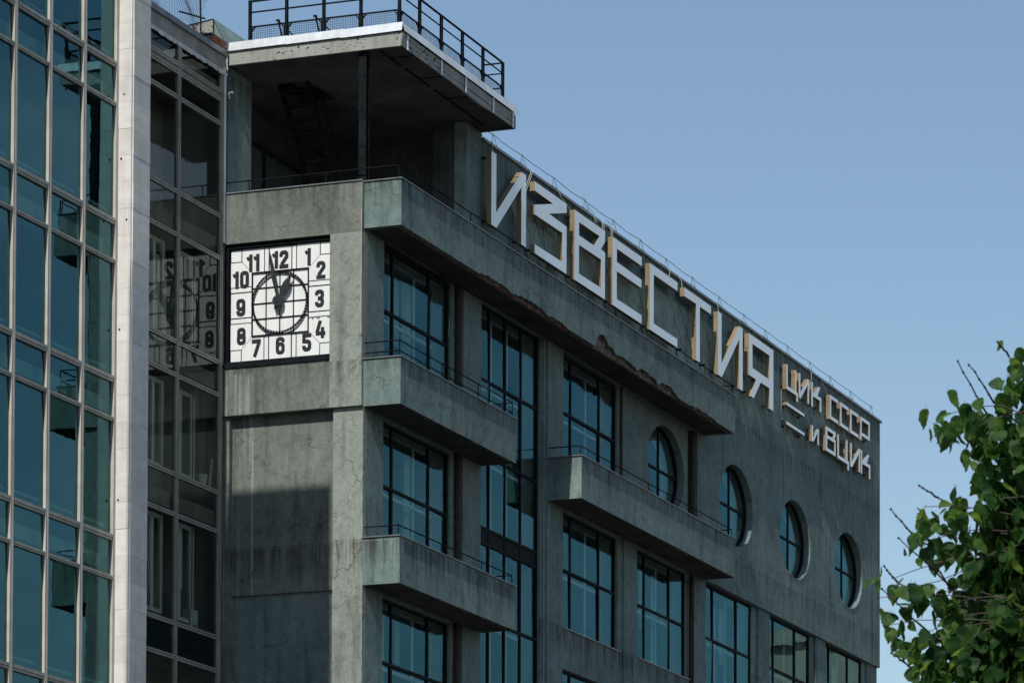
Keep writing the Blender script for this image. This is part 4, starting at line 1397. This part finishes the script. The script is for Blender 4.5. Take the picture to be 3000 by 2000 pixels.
E_out = [(0, 0), (1.74, 0), (1.74, .23), (.25, .225), (.25, .95), (1.72, .95), (1.72, 1.17), (.25, 1.19), (.25, 1.54), (1.74, 1.54), (1.74, H1), (0, H1)]
C_out = [(0, 0), (1.74, 0), (1.74, .23), (.25, .23), (.25, 1.54), (1.74, 1.54), (1.74, H1), (0, H1)]
T_out = [(.76, 0), (1.01, 0), (1.01, 1.55), (1.75, 1.55), (1.75, H1), (0, H1), (0, 1.54), (.76, 1.55)]
YA_out = [(0, .58), (.52, .585), (.12, .0), (.36, .0), (.86, .59), (1.49, .59), (1.49, 0), (1.78, 0), (1.78, H1), (0, H1)]
YA_h = [[(.26, 1.54), (1.49, 1.545), (1.49, .84), (.27, .85)]]
big = [('И', 5.34, I_(1.77, H1), [], 'first'), ('З', 7.56, Z_out, [], 'second'), ('В', 9.72, V_out, V_h, 'third'), ('Е', 11.89, E_out, [], 'fourth'),
       ('С', 14.12, C_out, [], 'fifth'), ('Т', 16.31, T_out, [], 'sixth'), ('И', 18.53, I_(1.71, H1), [], 'seventh'), ('Я', 20.67, YA_out, YA_h, 'last')]
lab = {5.34: 'big white letter И, mirrored N shape, first of the word beside the loggia', 7.56: 'big white letter З, zigzag like a three, second of the word',
       9.72: 'big white letter В, closed with two openings, third of the word', 11.89: 'big white letter Е with three arms, fourth of the word',
       14.12: 'big white letter С, open square bracket shape, fifth of the word', 16.31: 'big white letter Т, single post under a crossbar',
       18.53: 'big white letter И, mirrored N shape, last but one before the mirrored R', 20.67: 'big white letter Я, mirrored R shape, end of the large word'}
for ch, y0, out_, holes, _ in big:
    letter(ch, y0, ZB, out_, holes, BIGX, BIGB, lab[y0], 'large letters of the rooftop sign')
SX, SB = .20, .075
h, s = .735, .105
def TS_(w, h_, tail): return [(0, 0), (w, 0), (w, -.17), (w + tail, -.17), (w + tail, s), (w, s), (w, h_), (w - s, h_), (w - s, s), (s, s), (s, h_), (0, h_)]
def K_(w, h_): return [(0, 0), (s, 0), (s, .33), (w - s, .33), (w - s, 0), (w, 0), (w, .435), (w * .62, .435), (w * .9, h_), (w * .76, h_), (s + .02, .435), (s, .435), (s, h_), (0, h_)]
def C_(w, h_): return [(0, 0), (w, 0), (w, s), (s, s), (s, h_ - s), (w, h_ - s), (w, h_), (0, h_)]
def P_(w, h_): return ([(0, 0), (s, 0), (s, .15), (w, .15), (w, h_), (0, h_)], [[(s, h_ - s), (w - s, h_ - s), (w - s, .255), (s, .255)]])
def V_(w, h_): return ([(0, 0), (w, 0), (w, .49), (w * .86, .50), (w, .63), (w, h_), (0, h_)], [[(s, h_ - .10), (w - .16, h_ - .10), (w - .27, .50), (s, .49)], [(s, .39), (w - .1, .40), (w - .1, .1), (s, .1)]])
zr1, zr2 = 28.015, 26.97
small = [('Ц', 23.66, zr1, TS_(.76, h, .12), [], 'small white letter Ц with short tail, first of the top row'),
         ('И', 24.62, zr1, I_(.78, h, s, .18), [], 'small white letter И, mirrored N in the top row'),
         ('К', 25.60, zr1, K_(.76, h), [], 'small white letter К before the gap in the top row'),
         ('С', 27.05, zr1, C_(.68, h), [], 'small white bracket shaped letter С, first of three after the gap'),
         ('С', 27.90, zr1, C_(.68, h), [], 'small white bracket shaped letter С, middle of the three'),
         ('С', 28.73, zr1, C_(.68, h), [], 'small white bracket shaped letter С, last of three beside the box letter'),
         ('Р', 29.58, zr1, *P_(.80, h), 'small white box letter Р at the far end of the top row'),
         ('и', 25.62, zr2, I_(.56, .48, .10, .12), [], 'smallest white letter и standing alone at the start of the lower row'),
         ('В', 26.74, zr2, *V_(.78, h), 'small white letter В with two openings in the lower row'),
         ('Ц', 27.68, zr2, TS_(.82, h, .12), [], 'small white letter Ц with short tail in the lower row'),
         ('И', 28.75, zr2, I_(.80, h, s, .18), [], 'small white letter И, tall mirrored N in the lower row'),
         ('К', 29.62, zr2, K_(.80, h), [], 'small white letter К at the far end of the lower row near the wall edge')]
for ch, y0, z0, out_, holes, lb_ in small:
    letter(ch, y0, z0, out_, holes, SX, SB, lb_, 'small letters of the rooftop sign')
for z0, lb_ in ((27.545, 'upper white bar of the equals sign under the small letters'), (26.975, 'lower white bar of the equals sign beside the smallest letter')):
    o = letter('=', 23.67, z0, [(0, 0), (1.38, 0), (1.38, .08), (0, .08)], [], SX, SB, lb_, 'small letters of the rooftop sign')
    o.name = 'sign_bar'

# cords hanging from the roof to the letters
cords = [([(.05, 5.85, 29.24), (.12, 5.72, 28.98), (.20, 5.62, 28.80)], 'tangled cord above the first big letter beside the loggia'),
         ([(.06, 7.85, 29.20), (.10, 7.62, 28.9), (.16, 7.30, 28.5), (.2, 7.25, 27.9), (.16, 7.2, 27.6)], 'long loose white cord between the first and second big letters'),
         ([(.06, 9.25, 29.2), (.12, 9.35, 29.0), (.22, 9.62, 28.78)], 'thin white cord running down to the third big letter'),
         ([(-.05, 10.85, 29.55), (.02, 11.05, 29.3), (.06, 11.25, 29.2), (.1, 11.3, 29.0)], 'white cord bundle hanging at the wire stand above the third big letter'),
         ([(.06, 11.75, 29.2), (.15, 11.62, 28.95), (.17, 11.6, 28.2), (.15, 11.66, 27.6), (.17, 11.6, 27.9)], 'loose cords dangling between the third and fourth big letters'),
         ([(.05, 12.0, 29.3), (.12, 12.15, 29.2), (.18, 12.05, 28.95), (.2, 11.98, 28.80)], 'white looped cord on top of the three armed big letter'),
         ([(.07, 15.75, 29.22), (.2, 15.6, 29.02), (.2, 15.5, 28.82)], 'short white cord on the top end of the big bracket shaped letter'),
         ([(.07, 16.4, 29.2), (.15, 16.45, 29.02), (.2, 16.38, 28.82)], 'short white cord on the crossbar of the big post letter'),
         ([(.07, 19.0, 29.18), (.12, 19.05, 28.8), (.1, 19.06, 27.9)], 'straight cord hanging inside the second big mirrored N'),
         ([(.07, 20.4, 29.18), (.1, 20.6, 28.95), (.2, 20.75, 28.8)], 'white cord running down to the big mirrored R'),
         ([(.05, 23.62, 28.0), (.05, 23.64, 27.0)], 'vertical cord linking the first small letter with both equals bars'),
         ([(.12, 25.0, 26.97), (.12, 25.25, 26.82), (.12, 25.6, 26.95)], 'drooping cord between lower equals bar and the smallest letter'),
         ([(.06, 25.9, 29.16), (.09, 25.85, 28.9), (.12, 25.7, 28.72)], 'white cord dropping from the coping to the third small letter'),
         ([(.06, 26.6, 29.16), (.09, 26.9, 28.9), (.12, 27.1, 28.74)], 'white cord dropping from the coping to the first small bracket letter')]
for pts, lb_ in cords:
    m = MB().tube(pts, .006, 5)
    if len(pts) > 3:
        m.tube([(x + .02, y_ + .05, z_ + .01) for x, y_, z_ in pts], .005, 5)
    tag(m.obj('cord', CORD), lb_, 'cord', 'cords of the rooftop sign')

# heating wire on stands along the roof edge
SY = [6.19, 7.70, 9.39, 11.13, 12.78, 14.41, 16.02, 17.73, 19.54, 21.25, 22.82, 24.49, 26.21, 27.85, 29.52, 31.25]
SLAB = ['above the first big letter, next to the loggia', 'between the first and second big letters', 'at the right end of the second big letter', 'above the third big letter, tangled with cords',
        'above the fourth big letter with three arms', 'at the left end of the fifth big letter', 'between the fifth and sixth big letters', 'between the sixth and seventh big letters', 'above the seventh big letter',
        'above the last big letter, the mirrored R', 'between the big word and the small letters', 'above the first two small letters', 'above the third small letter', 'above the first small bracket letter',
        'above the last small bracket letter', 'at the far roof corner, last of the row']
def stand_at(y):
    t = empty('wire_stand', (-.12, y, 29.19), 'thin wire roof stand ' + SLAB[0], 'wire stand', 'wire stands along the roof edge')
    MB().tube([(-.12, y, 29.56), (-.12, y - .09, 29.19)], .006, 4).obj('leg', WIRE, t)
    MB().tube([(-.12, y, 29.56), (-.10, y + .27, 29.20)], .006, 4).obj('leg', WIRE, t)
    B('foot_block', CONC, t, (-.16, -.04, y + .22, y + .34, 29.186, 29.25))
    return t
first = stand_at(SY[0])
for k, y in enumerate(SY[1:]):
    o = first.copy(); COL.objects.link(o)
    o['label'] = 'thin wire roof stand ' + SLAB[k + 1]
    o.location = (-.12, y, 29.19)
    for ch in first.children:
        c = ch.copy(); COL.objects.link(c); c.parent = o
rc = random.Random(5)
def cable(z, sag, y_start, jit, x=-.12):
    pts = []
    ya = y_start
    prev = ya
    for y in SY:
        n = 6
        for i in range(n):
            f_ = i / n
            yy = prev + (y - prev) * f_
            pts.append((x + rc.uniform(-.01, .01), yy, z - sag * 4 * f_ * (1 - f_) + rc.uniform(-jit, jit)))
        prev = y
    pts.append((x, SY[-1], z))
    return pts
tag(MB().tube([(-.12, 5.42, 29.48)] + cable(29.54, .03, 5.6, .008) + [(-.12, 31.45, 29.50)], .008, 5).obj('roof_cable', WIRE), 'upper dark cable running over the tips of the wire stands', 'cable')
tag(MB().tube([(-.12, 5.42, 29.45)] + cable(29.33, .025, 5.6, .006, -.13), .006, 5).obj('roof_cable', WIRE), 'lower dark cable running between the legs of the wire stands', 'cable')

# ------------------------------------------------------------------ linden tree in the foreground
TR = empty('linden_tree', (32.6, -47.6, 0), 'leafy green linden tree whose branches fill the lower right corner', 'tree')
rl_ = random.Random(21)
trunk = MB()
trunk.tube([(32.6, -47.6, 0), (32.62, -47.62, 1.2), (32.55, -47.7, 2.6), (32.5, -47.75, 4.0), (32.45, -47.8, 5.6), (32.5, -47.7, 7.2), (32.55, -47.6, 8.4)], .17, 10, r2=.035)
trunk.obj('trunk', BARK, TR, smooth=True)
clusters = [(31.56,-48.12,6.40,0.13),(31.52,-48.13,6.26,0.10),(31.21,-48.20,6.13,0.11),(31.35,-48.17,6.12,0.13),(31.31,-48.18,6.02,0.08),(31.47,-48.13,6.04,0.13),(31.58,-48.10,6.04,0.16),(31.12,-48.21,5.64,0.09),(31.40,-48.14,5.75,0.11),(31.53,-48.11,5.82,0.20),(31.26,-48.18,5.64,0.09),(31.40,-48.14,5.58,0.13),(31.55,-48.09,5.53,0.18),(31.10,-48.21,5.48,0.10),(31.21,-48.19,5.49,0.09),(31.36,-48.14,5.40,0.11),(30.96,-48.25,5.27,0.08),(31.05,-48.22,5.25,0.08),(31.16,-48.19,5.22,0.09),(30.88,-48.26,5.18,0.03),(31.27,-48.16,5.15,0.13),(31.48,-48.10,5.26,0.20),(31.57,-48.07,5.11,0.22),(30.96,-48.24,5.04,0.09),(31.07,-48.20,4.98,0.10),(31.22,-48.16,5.00,0.13),(31.37,-48.12,4.97,0.20),(31.54,-48.07,4.86,0.20),(31.11,-48.19,4.84,0.11),(31.26,-48.15,4.80,0.18)]
# limbs from the trunk towards the leaf clusters
limb = MB()
hubs = [(31.95, -48.0, 6.0, 4.6), (31.95, -47.98, 5.45, 4.2), (31.95, -48.0, 5.0, 3.8), (31.9, -48.0, 4.6, 3.5)]
for hx, hy, hz, tz in hubs:
    limb.tube([(32.5, -47.75, tz), (32.3, -47.85, (tz + hz) / 2 + .1), (hx, hy, hz)], .05, 7, r2=.022)
limb.obj('limb', BARK, TR, smooth=True)
tw = MB()
for x, y, z, r_ in clusters:
    hb = min(hubs, key=lambda q: abs(q[2] - z) + .1)
    pts = []
    w1, w2 = rl_.uniform(-.07, .07), rl_.uniform(.05, .16)
    for i in range(9):
        f_ = i / 8
        pts.append((hb[0] + (x - hb[0]) * f_, hb[1] + (y - hb[1]) * f_ + .05 * math.sin(f_ * 5 + w1 * 40), hb[2] + (z + .03 - hb[2]) * f_ + w2 * math.sin(math.pi * f_) + w1 * math.sin(2 * math.pi * f_) * .5 + rl_.uniform(-.006, .006)))
    if x < 31.33:
        tw.tube(pts, .005, 5, r2=.002)
bare = [((31.345,-48.385,6.372),(31.402,-48.051,6.160)),((31.403,-48.368,6.354),(31.427,-48.047,6.242)),((31.544,-48.334,6.466),(31.499,-48.035,6.483)),((31.149,-48.416,5.738),(31.143,-48.108,5.751)),((31.011,-48.450,5.621),(31.028,-48.132,5.540)),((31.133,-48.412,5.471),(31.224,-48.069,5.254)),((31.051,-48.434,5.476),(31.217,-48.072,5.281)),((30.974,-48.450,5.333),(30.940,-48.148,5.312)),((30.963,-48.449,5.217),(31.090,-48.098,5.053)),((31.009,-48.426,4.896),(31.003,-48.116,4.872))]
for a, b in bare:
    a, b = Vector(a), Vector(b)
    pts = []
    for i in range(6):
        f_ = i / 5
        pts.append(a.lerp(b, f_) + Vector((rl_.uniform(-.004, .004), 0, rl_.uniform(-.004, .004))))
    tw.tube(pts, .003, 5, r2=.006)
    e = Vector((31.95, -48.0, min(6.0, max(4.6, b.z - .2))))
    tw.tube([b, b.lerp(e, .2) + Vector((0, .03, -.05)), b.lerp(e, .55) + Vector((0, .35, -.12)), e + Vector((.1, .2, -.1))], .0045, 5, r2=.008)
    for p in pts[:5]:
        tw.tube([p + Vector((-.004, 0, -.004)), p + Vector((.004, 0, .004))], .006, 5)
tw.obj('twig', TWIG, TR, smooth=True)
# heart-shaped, toothed, slightly folded leaf (length 1, tip at -Z)
def leaf_mesh(seed):
    q = random.Random(seed)
    half = [(0.0, .08), (.17, .17), (.34, .12), (.45, -.04), (.465, -.22), (.43, -.33), (.40, -.46), (.31, -.58), (.25, -.70), (.13, -.83), (.07, -.93), (0.0, -1.03)]
    fold = q.uniform(.10, .38)
    curl = q.uniform(-.22, .28)
    vs, fs = [], []
    mid = [(0.0, z) for _, z in half]
    def bend(x, z):
        return (x, fold * abs(x) + curl * z * z * .5 + .03 * math.sin(9 * z + seed), z)
    for x, z in half:
        vs.append(bend(0.0, z if z > -1 else z))
    n = len(half)
    Lx = []
    for side in (-1, 1):
        for k, (x, z) in enumerate(half):
            jx = q.uniform(.94, 1.06)
            vs.append(bend(side * x * jx, z + (.02 if k % 2 else -.015)))
    for k in range(n - 1):
        fs.append((k, n + k, n + k + 1, k + 1))
        fs.append((k, k + 1, 2 * n + k + 1, 2 * n + k))
    # petiole
    b0 = len(vs)
    vs += [(-.012, 0, .08), (.012, 0, .08), (.012, .03, .42), (-.012, .03, .42)]
    fs.append((b0, b0 + 1, b0 + 2, b0 + 3))
    return vs, fs
LV = [leaf_mesh(i) for i in range(6)]
LM_ = []
for vs, fs in LV:
    LM_.append(MB().add(vs, fs).mesh('leaf', LEAF, True))
def leaf_rot(q):
    return (q.gauss(0, .55), q.gauss(0, .45), q.uniform(0, 2 * math.pi))
from mathutils import Euler
toff = Vector((32.6, -47.6, 0))
tot = 0
spots = []
for x, y, z, r_ in clusters:
    n = max(2, int(270 * r_ * r_ * 6.0)) if r_ > .05 else 2
    for _ in range(n):
        a, b = max(-.75 * r_, min(1.1 * r_, rl_.gauss(0, r_ * .5))), max(-1.1 * r_, min(1.1 * r_, rl_.gauss(0, r_ * .5)))
        spots.append((x + a, y + rl_.gauss(0, .10) + (x - 31.2) * .1, z + b))
rl_.shuffle(spots)
rest = spots[300:]
for p in spots[:300]:
    o = link('leaf', LM_[rl_.randrange(6)], TR)
    s_ = rl_.uniform(.046, .098)
    o.scale = (s_, s_, s_)
    o.rotation_euler = leaf_rot(rl_)
    o.location = Vector(p) - toff
# the rest of the crown: one mass of real leaves
mass = MB()
qm = random.Random(33)
def put(p, s_):
    vs, fs = LV[qm.randrange(6)]
    E_ = Euler(leaf_rot(qm)).to_matrix()
    mass.add([Vector(p) + E_ @ (Vector(v) * s_) for v in vs], fs)
for k in range(5200):
    while True:
        u, v, w = qm.uniform(-1, 1), qm.uniform(-1, 1), qm.uniform(-1, 1)
        d = u * u + v * v + w * w
        if d < 1 and (d > .35 or qm.random() < .4):
            break
    p = (32.75 + u * 1.25, -47.55 + v * 1.2, 5.6 + w * 2.3)
    put(p, qm.uniform(.075, .11))
for p in rest:
    put((p[0], p[1] + .12, p[2]), qm.uniform(.07, .105))
for k in range(900):                      # shoots that reach into view, behind the single leaves
    x, y, z, r_ = clusters[qm.choice([5, 6, 8, 9, 11, 12, 15, 20, 21, 22, 25, 26, 27, 29, 9, 12, 21, 22, 26, 27])]
    put((x + .06 + qm.gauss(0, r_ * .5), y + .25 + qm.gauss(0, .12), z + qm.gauss(0, r_ * .5)), qm.uniform(.075, .105))
o = mass.obj('foliage', LEAF, TR, smooth=True, fix=False)
o['kind'] = 'stuff'
